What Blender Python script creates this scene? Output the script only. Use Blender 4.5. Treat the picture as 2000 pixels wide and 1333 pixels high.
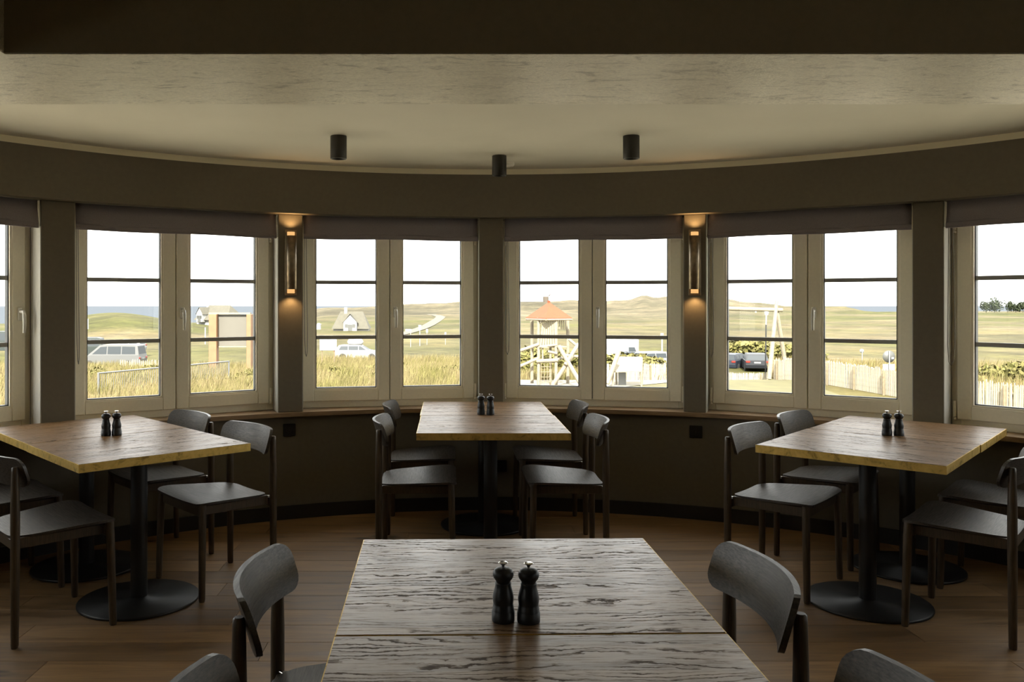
import bpy, math, random
from mathutils import Vector, Matrix, noise
random.seed(7)
for o in list(bpy.data.objects): bpy.data.objects.remove(o, do_unlink=True)
scene = bpy.context.scene
COL = scene.collection
PI = math.pi

# ------------------------------------------------------------------ camera, sky, sun, exposure
F, PX, PY, EYE = 1660.0, 878.0, 592.0, 1.415      # focal length and vanishing point in pixels of 2000x1333
cam = bpy.data.cameras.new('camera'); camo = bpy.data.objects.new('camera', cam); COL.objects.link(camo)
cam.sensor_fit = 'HORIZONTAL'; cam.sensor_width = 36.0; cam.lens = 36.0*F/2000.0
cam.shift_x = (1000.0-PX)/2000.0; cam.shift_y = (PY-666.5)/2000.0
cam.clip_start = 0.05; cam.clip_end = 12000
camo.location = (0, 0, EYE); camo.rotation_euler = (PI/2, 0, 0)
scene.camera = camo

world = bpy.data.worlds.new('sky'); scene.world = world; world.use_nodes = True
wn = world.node_tree; wn.nodes.clear()
wo = wn.nodes.new('ShaderNodeOutputWorld'); wb = wn.nodes.new('ShaderNodeBackground')
wtc = wn.nodes.new('ShaderNodeTexCoord'); wns = wn.nodes.new('ShaderNodeTexNoise'); wrp = wn.nodes.new('ShaderNodeValToRGB')
wmp = wn.nodes.new('ShaderNodeMapping'); wmp.inputs['Scale'].default_value = (1.5, 1.5, 5)
wns.inputs['Scale'].default_value = 2.2; wns.inputs['Detail'].default_value = 5
wrp.color_ramp.elements[0].color = (0.88, 0.885, 0.875, 1); wrp.color_ramp.elements[1].color = (0.97, 0.965, 0.935, 1)
wrp.color_ramp.elements[0].position = 0.3; wrp.color_ramp.elements[1].position = 0.7
wn.links.new(wtc.outputs['Generated'], wmp.inputs['Vector']); wn.links.new(wmp.outputs['Vector'], wns.inputs['Vector'])
wn.links.new(wns.outputs['Fac'], wrp.inputs['Fac']); wn.links.new(wrp.outputs['Color'], wb.inputs['Color'])
wb.inputs['Strength'].default_value = 2.4
wn.links.new(wb.outputs['Background'], wo.inputs['Surface'])

sun = bpy.data.lights.new('sun', 'SUN'); suno = bpy.data.objects.new('sun', sun); COL.objects.link(suno)
sun.energy = 10.0; sun.angle = math.radians(1.5); sun.color = (1.0, 0.95, 0.86)
SAZ, SEL = math.radians(-174), math.radians(42)     # where the sun stands: behind the house, a little to the left
sdir = Vector((math.sin(SAZ)*math.cos(SEL), math.cos(SAZ)*math.cos(SEL), math.sin(SEL)))
suno.rotation_euler = (-sdir).to_track_quat('-Z', 'Y').to_euler(); suno.location = (-8, -25, 30)

vs = scene.view_settings
vs.view_transform = 'Standard'; vs.look = 'None'; vs.exposure = 1.2; vs.gamma = 1.0; vs.use_curve_mapping = False
scene.cycles.use_denoising = True
scene.cycles.max_bounces = 10; scene.cycles.diffuse_bounces = 6; scene.cycles.glossy_bounces = 4; scene.cycles.transparent_max_bounces = 24

# ------------------------------------------------------------------ material helpers
class NT:
    def __init__(s, name):
        m = bpy.data.materials.new(name); m.use_nodes = True; s.m = m; s.t = m.node_tree; s.t.nodes.clear()
        s.out = s.n('ShaderNodeOutputMaterial'); s.b = s.n('ShaderNodeBsdfPrincipled'); s.l(s.b, 'BSDF', s.out, 'Surface')
    def n(s, typ, **kw):
        n = s.t.nodes.new(typ)
        for k, v in kw.items():
            if k in n.inputs.keys(): n.inputs[k].default_value = v
            else: setattr(n, k, v)
        return n
    def l(s, a, ao, b, bi): s.t.links.new(a.outputs[ao], b.inputs[bi])
    def set(s, **kw):
        for k, v in kw.items(): s.b.inputs[k.replace('_', ' ')].default_value = v
    def coord(s, scale=(1, 1, 1), rnd=False, kind='Object', rot=(0, 0, 0)):
        tc = s.n('ShaderNodeTexCoord'); mp = s.n('ShaderNodeMapping'); mp.inputs['Scale'].default_value = scale; mp.inputs['Rotation'].default_value = rot
        s.l(tc, kind, mp, 'Vector')
        if rnd:
            oi = s.n('ShaderNodeObjectInfo'); mu = s.n('ShaderNodeVectorMath', operation='SCALE'); mu.inputs[0].default_value = (13.1, 7.7, 3.3); mu.inputs['Scale'].default_value = 1
            s.l(oi, 'Random', mu, 'Scale'); s.l(mu, 'Vector', mp, 'Location')
        return mp
    def ramp(s, stops, src=None, so='Fac'):
        r = s.n('ShaderNodeValToRGB'); e = r.color_ramp.elements
        while len(e) < len(stops): e.new(0.5)
        for i, (p, c) in enumerate(stops):
            e[i].position = p; e[i].color = (c[0], c[1], c[2], 1) if hasattr(c, '__len__') else (c, c, c, 1)
        if src: s.l(src, so, r, 'Fac')
        return r
    def bump(s, src, so='Fac', strength=0.2, dist=0.01):
        b = s.n('ShaderNodeBump'); b.inputs['Strength'].default_value = strength; b.inputs['Distance'].default_value = dist
        s.l(src, so, b, 'Height'); s.l(b, 'Normal', s.b, 'Normal'); return b

def plain(name, col, rough=0.5, metal=0.0, noise_s=None, amp=0.12, spec=0.5, bump=0.0):
    t = NT(name); t.set(Roughness=rough, Metallic=metal, Specular_IOR_Level=spec)
    if noise_s:
        c = t.coord(); n = t.n('ShaderNodeTexNoise', Scale=noise_s, Detail=6.0); t.l(c, 'Vector', n, 'Vector')
        r = t.ramp([(0.25, [v*(1-amp) for v in col]), (0.75, [v*(1+amp) for v in col])], n); t.l(r, 'Color', t.b, 'Base Color')
        if bump: t.bump(n, strength=bump, dist=0.004)
    else: t.set(Base_Color=(col[0], col[1], col[2], 1))
    return t.m

M = {}
M['wall'] = plain('wall_paint', (0.158, 0.138, 0.100), 0.75, noise_s=40, amp=0.06, bump=0.08)
M['ceiling'] = plain('ceiling_paint', (0.60, 0.575, 0.485), 0.7, noise_s=3, amp=0.03)
M['base'] = plain('baseboard_paint', (0.02, 0.018, 0.015), 0.55, noise_s=20)
M['frame'] = plain('window_frame_paint', (0.86, 0.81, 0.65), 0.40, noise_s=60, amp=0.03)
M['gasket'] = plain('rubber_gasket', (0.05, 0.055, 0.06), 0.5)
M['bar'] = plain('glazing_bar_metal', (0.30, 0.30, 0.285), 0.45)
M['handle'] = plain('white_handle_metal', (0.72, 0.70, 0.63), 0.3)
M['black_metal'] = plain('black_powder_coat', (0.013, 0.013, 0.013), 0.42, noise_s=300, amp=0.2)
M['spot'] = plain('spotlight_black', (0.02, 0.018, 0.014), 0.5)
M['chrome'] = plain('chrome', (0.85, 0.84, 0.82), 0.16, 1.0)
M['mill'] = plain('mill_satin_black', (0.012, 0.012, 0.013), 0.42)
M['socket'] = plain('socket_black', (0.008, 0.008, 0.007), 0.4)
M['white_plastic'] = plain('white_plastic', (0.75, 0.73, 0.66), 0.45)
M['cord'] = plain('cord_grey', (0.16, 0.145, 0.12), 0.7)
M['outer'] = plain('outer_brick', (0.35, 0.2, 0.14), 0.9, noise_s=8)

# plaster of the beam: combed, streaky, a little glossy
t = NT('beam_plaster'); t.set(Roughness=0.30, Specular_IOR_Level=0.8)
c = t.coord((1.2, 3.0, 3.0), rot=(0, 0, 0.12)); n1 = t.n('ShaderNodeTexNoise', Scale=7.0, Detail=10.0, Roughness=0.7, Distortion=1.4); t.l(c, 'Vector', n1, 'Vector')
c2 = t.coord((18, 34, 34), rot=(0, 0, -0.5)); n2 = t.n('ShaderNodeTexNoise', Scale=4.0, Detail=6.0, Roughness=0.7, Distortion=0.6); t.l(c2, 'Vector', n2, 'Vector')
r = t.ramp([(0.34, (0.30, 0.26, 0.17)), (0.45, (0.66, 0.61, 0.46)), (0.75, (0.80, 0.75, 0.58))], n1)
r2 = t.ramp([(0.30, 0.62), (0.6, 1.0)], n2); mx = t.n('ShaderNodeMix', data_type='RGBA', blend_type='MULTIPLY'); mx.inputs['Factor'].default_value = 1
t.l(r, 'Color', mx, 6); t.l(r2, 'Color', mx, 7); t.l(mx, 2, t.b, 'Base Color'); t.bump(n2, strength=0.6, dist=0.006); M['plaster'] = t.m

# floor planks
t = NT('oak_floor'); t.set(Roughness=0.42)
c = t.coord((0.9, 9, 9), rnd=True); n1 = t.n('ShaderNodeTexNoise', Scale=3.0, Detail=8.0, Roughness=0.6, Distortion=0.8); t.l(c, 'Vector', n1, 'Vector')
r = t.ramp([(0.25, (0.125, 0.068, 0.027)), (0.5, (0.235, 0.140, 0.062)), (0.75, (0.33, 0.205, 0.098))], n1)
oi = t.n('ShaderNodeObjectInfo'); r2 = t.ramp([(0, 0.68), (1, 1.2)], oi, 'Random'); mx = t.n('ShaderNodeMix', data_type='RGBA', blend_type='MULTIPLY'); mx.inputs['Factor'].default_value = 1
t.l(r, 'Color', mx, 6); t.l(r2, 'Color', mx, 7)
c3 = t.coord((2.2, 7, 7), rnd=True); n3 = t.n('ShaderNodeTexNoise', Scale=1.3, Detail=2.0); t.l(c3, 'Vector', n3, 'Vector'); r3 = t.ramp([(0.24, 0.25), (0.31, 1.0)], n3)
mx2 = t.n('ShaderNodeMix', data_type='RGBA', blend_type='MULTIPLY'); mx2.inputs['Factor'].default_value = 1
t.l(mx, 2, mx2, 6); t.l(r3, 'Color', mx2, 7); t.l(mx2, 2, t.b, 'Base Color')
rr = t.ramp([(0.3, 0.42), (0.7, 0.58)], n1); t.l(rr, 'Color', t.b, 'Roughness'); t.bump(n1, strength=0.12, dist=0.004); M['floor'] = t.m

# table oak: brown wood with open dark grain, satin lacquer
def table_wood(name, base, dark, gloss, spec=0.75, coat=0.75, coat_rough=0.38):
    t = NT(name)
    c = t.coord((1.0, 1.0, 1.0), rnd=True)
    sep = t.n('ShaderNodeSeparateXYZ'); t.l(c, 'Vector', sep, 'Vector')
    def math2(op, a, ao, b=None, bo=None, k=None):
        m = t.n('ShaderNodeMath', operation=op); t.l(a, ao, m, 0)
        if b is not None: t.l(b, bo, m, 1)
        elif k is not None: m.inputs[1].default_value = k
        return m
    brd = math2('FLOOR', math2('MULTIPLY', sep, 'Y', k=8.6), 'Value')                     # boards glued side by side
    wn_ = t.n('ShaderNodeTexWhiteNoise', noise_dimensions='1D'); t.l(brd, 'Value', wn_, 'W')
    shift = t.n('ShaderNodeVectorMath', operation='SCALE'); shift.inputs[0].default_value = (9.0, 3.0, 5.0); t.l(wn_, 'Value', shift, 'Scale')
    addv = t.n('ShaderNodeVectorMath', operation='ADD'); t.l(c, 'Vector', addv, 0); t.l(shift, 'Vector', addv, 1)
    def nz(scale, **kw):
        mp = t.n('ShaderNodeMapping'); mp.inputs['Scale'].default_value = scale; t.l(addv, 'Vector', mp, 'Vector')
        n = t.n('ShaderNodeTexNoise', Scale=1.0, **kw); t.l(mp, 'Vector', n, 'Vector'); return n
    warp = nz((1.7, 7.0, 1.0), Detail=2.0)
    jit = nz((26, 50, 1), Detail=3.0, Roughness=0.6)
    ph = math2('ADD', math2('MULTIPLY', sep, 'Y', k=46.0), 'Value', math2('MULTIPLY', warp, 'Fac', k=9.0), 'Value')
    ph = math2('ADD', ph, 'Value', math2('MULTIPLY', jit, 'Fac', k=1.3), 'Value')
    fr = math2('FRACT', ph, 'Value')
    ring = t.ramp([(0.0, 1.0), (0.12, 0.9), (0.30, 0.0), (0.92, 0.0), (1.0, 1.0)], fr, 'Value')
    brk = nz((3.0, 15, 1), Detail=5.0, Roughness=0.7)
    bm_ = t.ramp([(0.43, 0.0), (0.55, 1.0)], brk)
    g = math2('MULTIPLY', ring, 'Color', bm_, 'Color')
    fine = nz((10.0, 170, 1), Detail=5.0, Roughness=0.75); fr_ = t.ramp([(0.50, 0.0), (0.70, 0.75)], fine)
    gm = math2('MAXIMUM', g, 'Value', fr_, 'Color')
    big = nz((1.2, 16, 1), Detail=4.0)
    bc = t.ramp([(0.3, [v*0.70 for v in base]), (0.7, [v*1.22 for v in base])], big)
    mx = t.n('ShaderNodeMix', data_type='RGBA'); t.l(gm, 'Value', mx, 'Factor'); t.l(bc, 'Color', mx, 6); mx.inputs[7].default_value = (*dark, 1)
    t.l(mx, 2, t.b, 'Base Color')
    ro = t.ramp([(0.0, gloss), (1.0, 0.7)], gm, 'Value'); t.l(ro, 'Color', t.b, 'Roughness')
    sp = t.ramp([(0.0, spec), (0.85, spec*0.2)], gm, 'Value'); t.l(sp, 'Color', t.b, 'Specular IOR Level')
    ct = t.ramp([(0.0, coat), (0.75, coat*0.12)], gm, 'Value'); t.l(ct, 'Color', t.b, 'Coat Weight'); t.set(Coat_Roughness=coat_rough)
    inv = math2('SUBTRACT', gm, 'Value', k=0.0)
    t.bump(inv, 'Value', strength=-0.25, dist=0.0012)
    return t.m
M['table'] = table_wood('table_oak_brightened', (0.32, 0.190, 0.088), (0.060, 0.032, 0.012), 0.36, 1.0, 1.0, 0.40)  # same oak; brighter light on the near pair put into colour and gloss
M['table_dimmed'] = table_wood('table_oak_dimmed', (0.235, 0.132, 0.057), (0.050, 0.027, 0.010), 0.40, 0.34, 0.0)  # same oak; dimmer look of the other pairs put into colour and gloss

# black stained oak for the chairs
t = NT('black_stained_oak'); c = t.coord((30, 1.4, 30), rnd=True); n1 = t.n('ShaderNodeTexNoise', Scale=7.0, Detail=6.0, Roughness=0.65); t.l(c, 'Vector', n1, 'Vector')
r = t.ramp([(0.34, (0.020, 0.016, 0.012)), (0.66, (0.066, 0.053, 0.040))], n1); t.l(r, 'Color', t.b, 'Base Color')
rr = t.ramp([(0.34, 0.48), (0.66, 0.36)], n1); t.l(rr, 'Color', t.b, 'Roughness'); t.bump(n1, strength=0.1, dist=0.002); M['chair'] = t.m
t = NT('black_stained_oak_leg'); c = t.coord((30, 30, 2.0), rnd=True); n1 = t.n('ShaderNodeTexNoise', Scale=7.0, Detail=6.0, Roughness=0.65); t.l(c, 'Vector', n1, 'Vector')
r = t.ramp([(0.3, (0.032, 0.022, 0.012)), (0.7, (0.095, 0.064, 0.036))], n1); t.l(r, 'Color', t.b, 'Base Color'); t.set(Roughness=0.45); M['chair_leg'] = t.m

# aged brass
t = NT('aged_brass'); t.set(Metallic=0.7); c = t.coord((1, 1, 1), rnd=True); n1 = t.n('ShaderNodeTexNoise', Scale=22.0, Detail=6.0, Roughness=0.65, Distortion=0.6); t.l(c, 'Vector', n1, 'Vector')
r = t.ramp([(0.3, (0.30, 0.20, 0.05)), (0.46, (0.72, 0.49, 0.13)), (0.75, (0.88, 0.64, 0.20))], n1); t.l(r, 'Color', t.b, 'Base Color')
rr = t.ramp([(0.3, 0.55), (0.6, 0.36)], n1); t.l(rr, 'Color', t.b, 'Roughness'); M['brass'] = t.m
t = NT('dark_bronze'); t.set(Metallic=0.8, Roughness=0.48); c = t.coord(); n1 = t.n('ShaderNodeTexNoise', Scale=30.0, Detail=5.0); t.l(c, 'Vector', n1, 'Vector')
r = t.ramp([(0.3, (0.20, 0.155, 0.10)), (0.7, (0.34, 0.27, 0.185))], n1); t.l(r, 'Color', t.b, 'Base Color'); M['bronze'] = t.m

# sill oak
t = NT('sill_oak'); t.set(Roughness=0.30, Specular_IOR_Level=0.7); c = t.coord((2, 2, 14)); n1 = t.n('ShaderNodeTexNoise', Scale=6.0, Detail=6.0, Distortion=0.5); t.l(c, 'Vector', n1, 'Vector')
r = t.ramp([(0.3, (0.24, 0.155, 0.085)), (0.7, (0.36, 0.25, 0.15))], n1); t.l(r, 'Color', t.b, 'Base Color'); M['sill'] = t.m

# blind fabric
t = NT('blind_fabric'); t.set(Roughness=0.9, Specular_IOR_Level=0.15); c = t.coord((600, 600, 600)); n1 = t.n('ShaderNodeTexNoise', Scale=1.0, Detail=2.0); t.l(c, 'Vector', n1, 'Vector')
r = t.ramp([(0.3, (0.24, 0.215, 0.235)), (0.7, (0.36, 0.325, 0.35))], n1); t.l(r, 'Color', t.b, 'Base Color'); t.bump(n1, strength=0.15, dist=0.001)
tr = t.n('ShaderNodeBsdfTranslucent'); tr.inputs['Color'].default_value = (0.16, 0.14, 0.145, 1); ms = t.n('ShaderNodeMixShader'); ms.inputs[0].default_value = 0.2
t.l(t.b, 'BSDF', ms, 1); t.l(tr, 'BSDF', ms, 2); t.l(ms, 'Shader', t.out, 'Surface'); M['fabric'] = t.m

# clear window glass: transparent with a Fresnel reflection
t = NT('window_glass'); tp = t.n('ShaderNodeBsdfTransparent'); tp.inputs['Color'].default_value = (0.975, 0.985, 0.98, 1)
gl = t.n('ShaderNodeBsdfGlossy'); gl.inputs['Roughness'].default_value = 0.0; lw = t.n('ShaderNodeLayerWeight'); pw_ = t.n('ShaderNodeMath', operation='POWER'); pw_.inputs[1].default_value = 5.0; t.l(lw, 'Facing', pw_, 0)
fz = t.n('ShaderNodeMath', operation='MULTIPLY_ADD'); fz.inputs[1].default_value = 0.9; fz.inputs[2].default_value = 0.008; t.l(pw_, 'Value', fz, 0)
ms = t.n('ShaderNodeMixShader'); t.l(fz, 'Value', ms, 0); t.l(tp, 'BSDF', ms, 1); t.l(gl, 'BSDF', ms, 2); t.l(ms, 'Shader', t.out, 'Surface'); M['glass'] = t.m

def emis(name, col, s):
    t = NT(name); e = t.n('ShaderNodeEmission'); e.inputs['Color'].default_value = (*col, 1); e.inputs['Strength'].default_value = s
    t.l(e, 'Emission', t.out, 'Surface'); return t.m
M['lamp'] = emis('warm_led', (1.0, 0.55, 0.20), 0.42)

# ------------------------------------------------------------------ mesh builder
class MB:
    def __init__(s): s.v = []; s.f = []; s.sm = []
    def add(s, vs, fs, smooth=False):
        b = len(s.v); s.v += [tuple(p) for p in vs]; s.f += [tuple(b+i for i in f) for f in fs]; s.sm += [smooth]*len(fs); return s
    def box(s, c, d, R=None, bev=0.0):
        hx, hy, hz = d[0]/2, d[1]/2, d[2]/2
        P = []
        if bev > 0:
            b = min(bev, hx*0.9, hy*0.9, hz*0.9)
            for sx in (-1, 1):
                for sy in (-1, 1):
                    for sz in (-1, 1):
                        P += [Vector((sx*(hx-b), sy*(hy-b), sz*hz)), Vector((sx*(hx-b), sy*hy, sz*(hz-b))), Vector((sx*hx, sy*(hy-b), sz*(hz-b)))]
            def ix(sx, sy, sz, k): return (((sx > 0)*2+(sy > 0))*2+(sz > 0))*3+k
            fs = []
            for sz in (-1, 1):
                q = [ix(-1, -1, sz, 0), ix(1, -1, sz, 0), ix(1, 1, sz, 0), ix(-1, 1, sz, 0)]; fs.append(q if sz > 0 else q[::-1])
            for sy in (-1, 1):
                q = [ix(-1, sy, -1, 1), ix(1, sy, -1, 1), ix(1, sy, 1, 1), ix(-1, sy, 1, 1)]; fs.append(q if sy < 0 else q[::-1])
            for sx in (-1, 1):
                q = [ix(sx, -1, -1, 2), ix(sx, 1, -1, 2), ix(sx, 1, 1, 2), ix(sx, -1, 1, 2)]; fs.append(q if sx > 0 else q[::-1])
            for sy in (-1, 1):
                for sz in (-1, 1):
                    q = [ix(-1, sy, sz, 0), ix(1, sy, sz, 0), ix(1, sy, sz, 1), ix(-1, sy, sz, 1)]; fs.append(q if sy*sz < 0 else q[::-1])
            for sx in (-1, 1):
                for sz in (-1, 1):
                    q = [ix(sx, -1, sz, 0), ix(sx, 1, sz, 0), ix(sx, 1, sz, 2), ix(sx, -1, sz, 2)]; fs.append(q if sx*sz > 0 else q[::-1])
                for sy in (-1, 1):
                    q = [ix(sx, sy, -1, 1), ix(sx, sy, 1, 1), ix(sx, sy, 1, 2), ix(sx, sy, -1, 2)]; fs.append(q if sx*sy < 0 else q[::-1])
            for sx in (-1, 1):
                for sy in (-1, 1):
                    for sz in (-1, 1):
                        q = [ix(sx, sy, sz, 0), ix(sx, sy, sz, 1), ix(sx, sy, sz, 2)]; fs.append(q if sx*sy*sz < 0 else q[::-1])
        else:
            P = [Vector((x, y, z)) for x in (-hx, hx) for y in (-hy, hy) for z in (-hz, hz)]
            fs = [(0, 1, 3, 2), (4, 6, 7, 5), (0, 4, 5, 1), (2, 3, 7, 6), (0, 2, 6, 4), (1, 5, 7, 3)]
        if R is not None: P = [R @ p for p in P]
        c = Vector(c); return s.add([p+c for p in P], fs)
    def tube(s, pts, rad, seg=12, caps=True, smooth=True, scale=(1, 1)):
        pts = [Vector(p) for p in pts]; n = len(pts)
        if not hasattr(rad, '__len__'): rad = [rad]*n
        vs_ = []; up = None
        for i, p in enumerate(pts):
            d = (pts[min(i+1, n-1)]-pts[max(i-1, 0)]).normalized()
            if up is None: up = Vector((0, 1, 0)) if abs(d.y) < 0.9 else Vector((1, 0, 0))
            a = d.cross(up).normalized(); b = a.cross(d).normalized(); up = b
            for k in range(seg):
                an = 2*PI*k/seg; vs_.append(p+(a*math.cos(an)*scale[0]+b*math.sin(an)*scale[1])*rad[i])
        fs = [(i*seg+k, i*seg+(k+1) % seg, (i+1)*seg+(k+1) % seg, (i+1)*seg+k) for i in range(n-1) for k in range(seg)]
        s.add(vs_, fs, smooth)
        if caps:
            s.add(vs_[:seg], [tuple(range(seg))[::-1]]); s.add(vs_[-seg:], [tuple(range(seg))])
        return s
    def lathe(s, prof, seg=32, c=(0, 0, 0), smooth=True):
        vs_ = [(c[0]+r*math.cos(2*PI*k/seg), c[1]+r*math.sin(2*PI*k/seg), c[2]+z) for r, z in prof for k in range(seg)]
        fs = [(i*seg+k, i*seg+(k+1) % seg, (i+1)*seg+(k+1) % seg, (i+1)*seg+k) for i in range(len(prof)-1) for k in range(seg)]
        s.add(vs_, fs, smooth)
        if prof[0][0] > 1e-4: s.add(vs_[:seg], [tuple(range(seg))[::-1]])
        if prof[-1][0] > 1e-4: s.add(vs_[-seg:], [tuple(range(seg))])
        return s
    def prism(s, poly, a, b, axis='z', smooth=False):
        def P(u, v, w): return (u, v, w) if axis == 'z' else ((u, w, v) if axis == 'y' else (w, u, v))
        n = len(poly); lo = [P(u, v, a) for u, v in poly]; hi = [P(u, v, b) for u, v in poly]
        s.add(lo+hi, [(i, (i+1) % n, n+(i+1) % n, n+i) for i in range(n)], smooth)
        s.add(lo, [tuple(range(n))[::-1]]); s.add(hi, [tuple(range(n))]); return s
    def arc(s, r0, r1, z0, z1, a0, a1, c, seg=96):
        vs_ = []; 
        for i in range(seg+1):
            a = a0+(a1-a0)*i/seg
            for r, z in ((r0, z0), (r0, z1), (r1, z1), (r1, z0)): vs_.append((c[0]+r*math.sin(a), c[1]+r*math.cos(a), z))
        for k in range(4):
            s.add([vs_[i*4+k] for i in range(seg+1)]+[vs_[i*4+(k+1) % 4] for i in range(seg+1)], [(i, i+1, seg+2+i, seg+1+i) for i in range(seg)], k in (0, 2))
        s.add(vs_[:4], [(0, 1, 2, 3)]); s.add(vs_[-4:], [(3, 2, 1, 0)]); return s
    def xf(s, R=None, T=(0, 0, 0)):
        T = Vector(T); s.v = [tuple((R @ Vector(p) if R is not None else Vector(p))+T) for p in s.v]; return s
    def mesh(s, name, mat=None):
        me = bpy.data.meshes.new(name); me.from_pydata(s.v, [], s.f); me.polygons.foreach_set('use_smooth', s.sm); me.validate()
        import bmesh
        bm = bmesh.new(); bm.from_mesh(me); bmesh.ops.recalc_face_normals(bm, faces=bm.faces[:]); bm.to_mesh(me); bm.free()
        me.update()
        if mat: me.materials.append(mat)
        return me
    def build(s, name, mat, parent=None, **kw): return link(name, s.mesh(name, mat), parent, **kw)

def link(name, me, parent=None, loc=None, rotz=None, **kw):
    o = bpy.data.objects.new(name, me); COL.objects.link(o)
    if parent is not None: o.parent = parent
    if loc is not None: o.location = loc
    if rotz is not None: o.rotation_euler = (0, 0, rotz)
    for k, v in kw.items(): o[k] = v
    return o
def thing(name, label, category, loc=(0, 0, 0), rotz=0, group=None, **kw):
    o = link(name, None, None, loc, rotz, label=label, category=category, **kw); o.empty_display_size = 0.1
    if group: o['group'] = group
    return o
def dup(root, loc, rotz, label, group=None):
    r = root.copy(); COL.objects.link(r); r.location = loc; r.rotation_euler = (0, 0, rotz); r['label'] = label
    if group: r['group'] = group
    for ch in list(root.children):
        k = ch.copy(); COL.objects.link(k); k.parent = r
        for g in list(ch.children):
            d = g.copy(); COL.objects.link(d); d.parent = k
    return r
def RZ(a): return Matrix.Rotation(a, 3, 'Z')
def RX(a): return Matrix.Rotation(a, 3, 'X')
def RY(a): return Matrix.Rotation(a, 3, 'Y')
def at(x, y, d): return Vector(((x-PX)/F*d, d, EYE-(y-PY)/F*d))     # a point that stands d metres ahead

# ------------------------------------------------------------------ room shell
C0 = (0.272, 2.14)                      # centre of the round bay
RP, RF, RS, RW, RO = 3.66, 3.575, 3.63, 3.672, 3.98   # pier face, fascia, sill nose, wall, outside
ZS, ZF, ZC = 0.70, 1.994, 2.314        # sill top, fascia underside, ceiling
rad = math.radians
A0 = rad(88)
wall = MB().arc(RW, RO, -3.3, ZS-0.028, -A0, A0, C0).build('wall_back', M['wall'], kind='structure')
fascia = MB().arc(RF, RO, ZF, ZC-0.036, -A0, A0, C0, 128).build('fascia', M['wall'], wall)
crn = MB().arc(RF, RO, ZC-0.036, ZC+0.04, -A0, A0, C0, 128).build('cornice', plain('cornice_paint', (0.80, 0.74, 0.56), 0.6), wall)
MB().arc(RW-0.014, RW+0.02, 0, 0.088, -A0, A0, C0).build('baseboard_back', M['base'], kind='structure')
MB().arc(RS, RP+0.26, ZS-0.027, ZS, -A0, A0, C0, 128).build('trim_1', M['sill'], kind='structure', label='oak window sill board curving along the bay')
PIERS = [(-86.0, .16), (-64.2, .16), (-42.9, .185), (-21.0, .16), (0.2, .164), (21.3, .14), (42.2, .158), (63.5, .16), (85.5, .16)]
def pol(r, a): return Vector((C0[0]+r*math.sin(a), C0[1]+r*math.cos(a), 0))
for a, w in PIERS:
    a = rad(a); p = pol(RP+0.15, a)
    b = MB().box((0, 0, (ZS+ZF)/2), (w, 0.30, ZF-ZS), bev=0.004).build('pier', M['wall'], wall, loc=(p.x, p.y, 0), rotz=-a)
M['jamb'] = plain('jamb_skylit_paint', (0.50, 0.49, 0.45), 0.30, spec=0.6)  # added panels on the pier sides, lightened to stand for caught sky light
for a, w in PIERS:
    a = rad(a); p = pol(RP+0.085, a)
    for s in (-1, 1): MB().box((s*(w/2+0.001), 0, (ZS+1.845)/2), (0.004, 0.164, 1.845-ZS)).build('jamb_skylit_panel', M['jamb'], wall, loc=(p.x, p.y, 0), rotz=-a)
# ceiling of the bay, the beam, the near ceiling
XL, XR = C0[0]-RW, C0[0]+RW
BZ, BY0, BY1 = 2.14, 2.476, 3.10
poly = [(C0[0]+3.75*math.sin(a), C0[1]+3.75*math.cos(a)) for a in [rad(-75+150*i/80) for i in range(81)]]
MB().prism(poly, ZC, ZC+0.2).build('ceiling', M['ceiling'], kind='structure')
MB().box(((XL+XR)/2, (BY0-4.2)/2, 2.66), (XR-XL, BY0+4.2+0.1, 0.1)).build('ceiling', M['ceiling'], kind='structure', label='plain ceiling over the near part of the room')
MB().box(((XL+XR)/2, (BY0+BY1)/2, BZ+0.28), (XR-XL, BY1-BY0, 0.56)).build('trim_2', M['plaster'], kind='structure', label='wide plastered beam across the ceiling')
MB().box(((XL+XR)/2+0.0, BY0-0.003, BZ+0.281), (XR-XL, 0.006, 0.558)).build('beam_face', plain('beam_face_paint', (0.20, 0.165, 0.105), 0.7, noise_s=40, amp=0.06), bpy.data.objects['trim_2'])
MB().box((-1.295-0.325, (BY0-4.2)/2, BZ+0.28), (0.65, BY0+4.2-0.002, 0.56)).build('trim_3', M['plaster'], kind='structure', label='plastered side beam running towards the viewer')
for sx, nm in ((-1, 'wall_left'), (1, 'wall_right')):      # each with an added, unseen window that lets fill light into the near room
    xc = XL-0.15 if sx < 0 else XR+0.15; ya, yb, wa_, wb_, za, zb_ = -4.2, C0[1]+0.15, -0.9, 0.2, 0.90, 1.75
    b = MB().box((xc, (ya+wa_)/2, -0.3), (0.3, wa_-ya, 6.0)); b.box((xc, (wb_+yb)/2, -0.3), (0.3, yb-wb_, 6.0))
    b.box((xc, (wa_+wb_)/2, (za-3.3)/2), (0.3, wb_-wa_, za+3.3)); b.box((xc, (wa_+wb_)/2, (zb_+2.7)/2), (0.3, wb_-wa_, 2.7-zb_)); b.build(nm, M['wall'], kind='structure')
    o = link('window_%d' % (9 if sx < 0 else 10), None, None, (xc, (wa_+wb_)/2, 0), 0, kind='structure'); h = (wb_-wa_)/2
    b = MB()
    for y in (-h+0.04, 0, h-0.04): b.box((0, y, (za+zb_)/2), (0.07, 0.08, zb_-za))
    for z in (za+0.04, zb_-0.04): b.box((0, 0, z), (0.069, 2*h, 0.08))
    b.build('frame', M['frame'], o)
    for y in (-h/2, h/2): MB().box((0, y, (za+zb_)/2), (0.006, h-0.08, zb_-za-0.14)).build('pane', M['glass'], o)
MB().box(((XL+XR)/2, -4.3, -0.3), (XR-XL+0.6, 0.2, 6.0)).build('wall_behind', M['base'], kind='structure')
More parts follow.
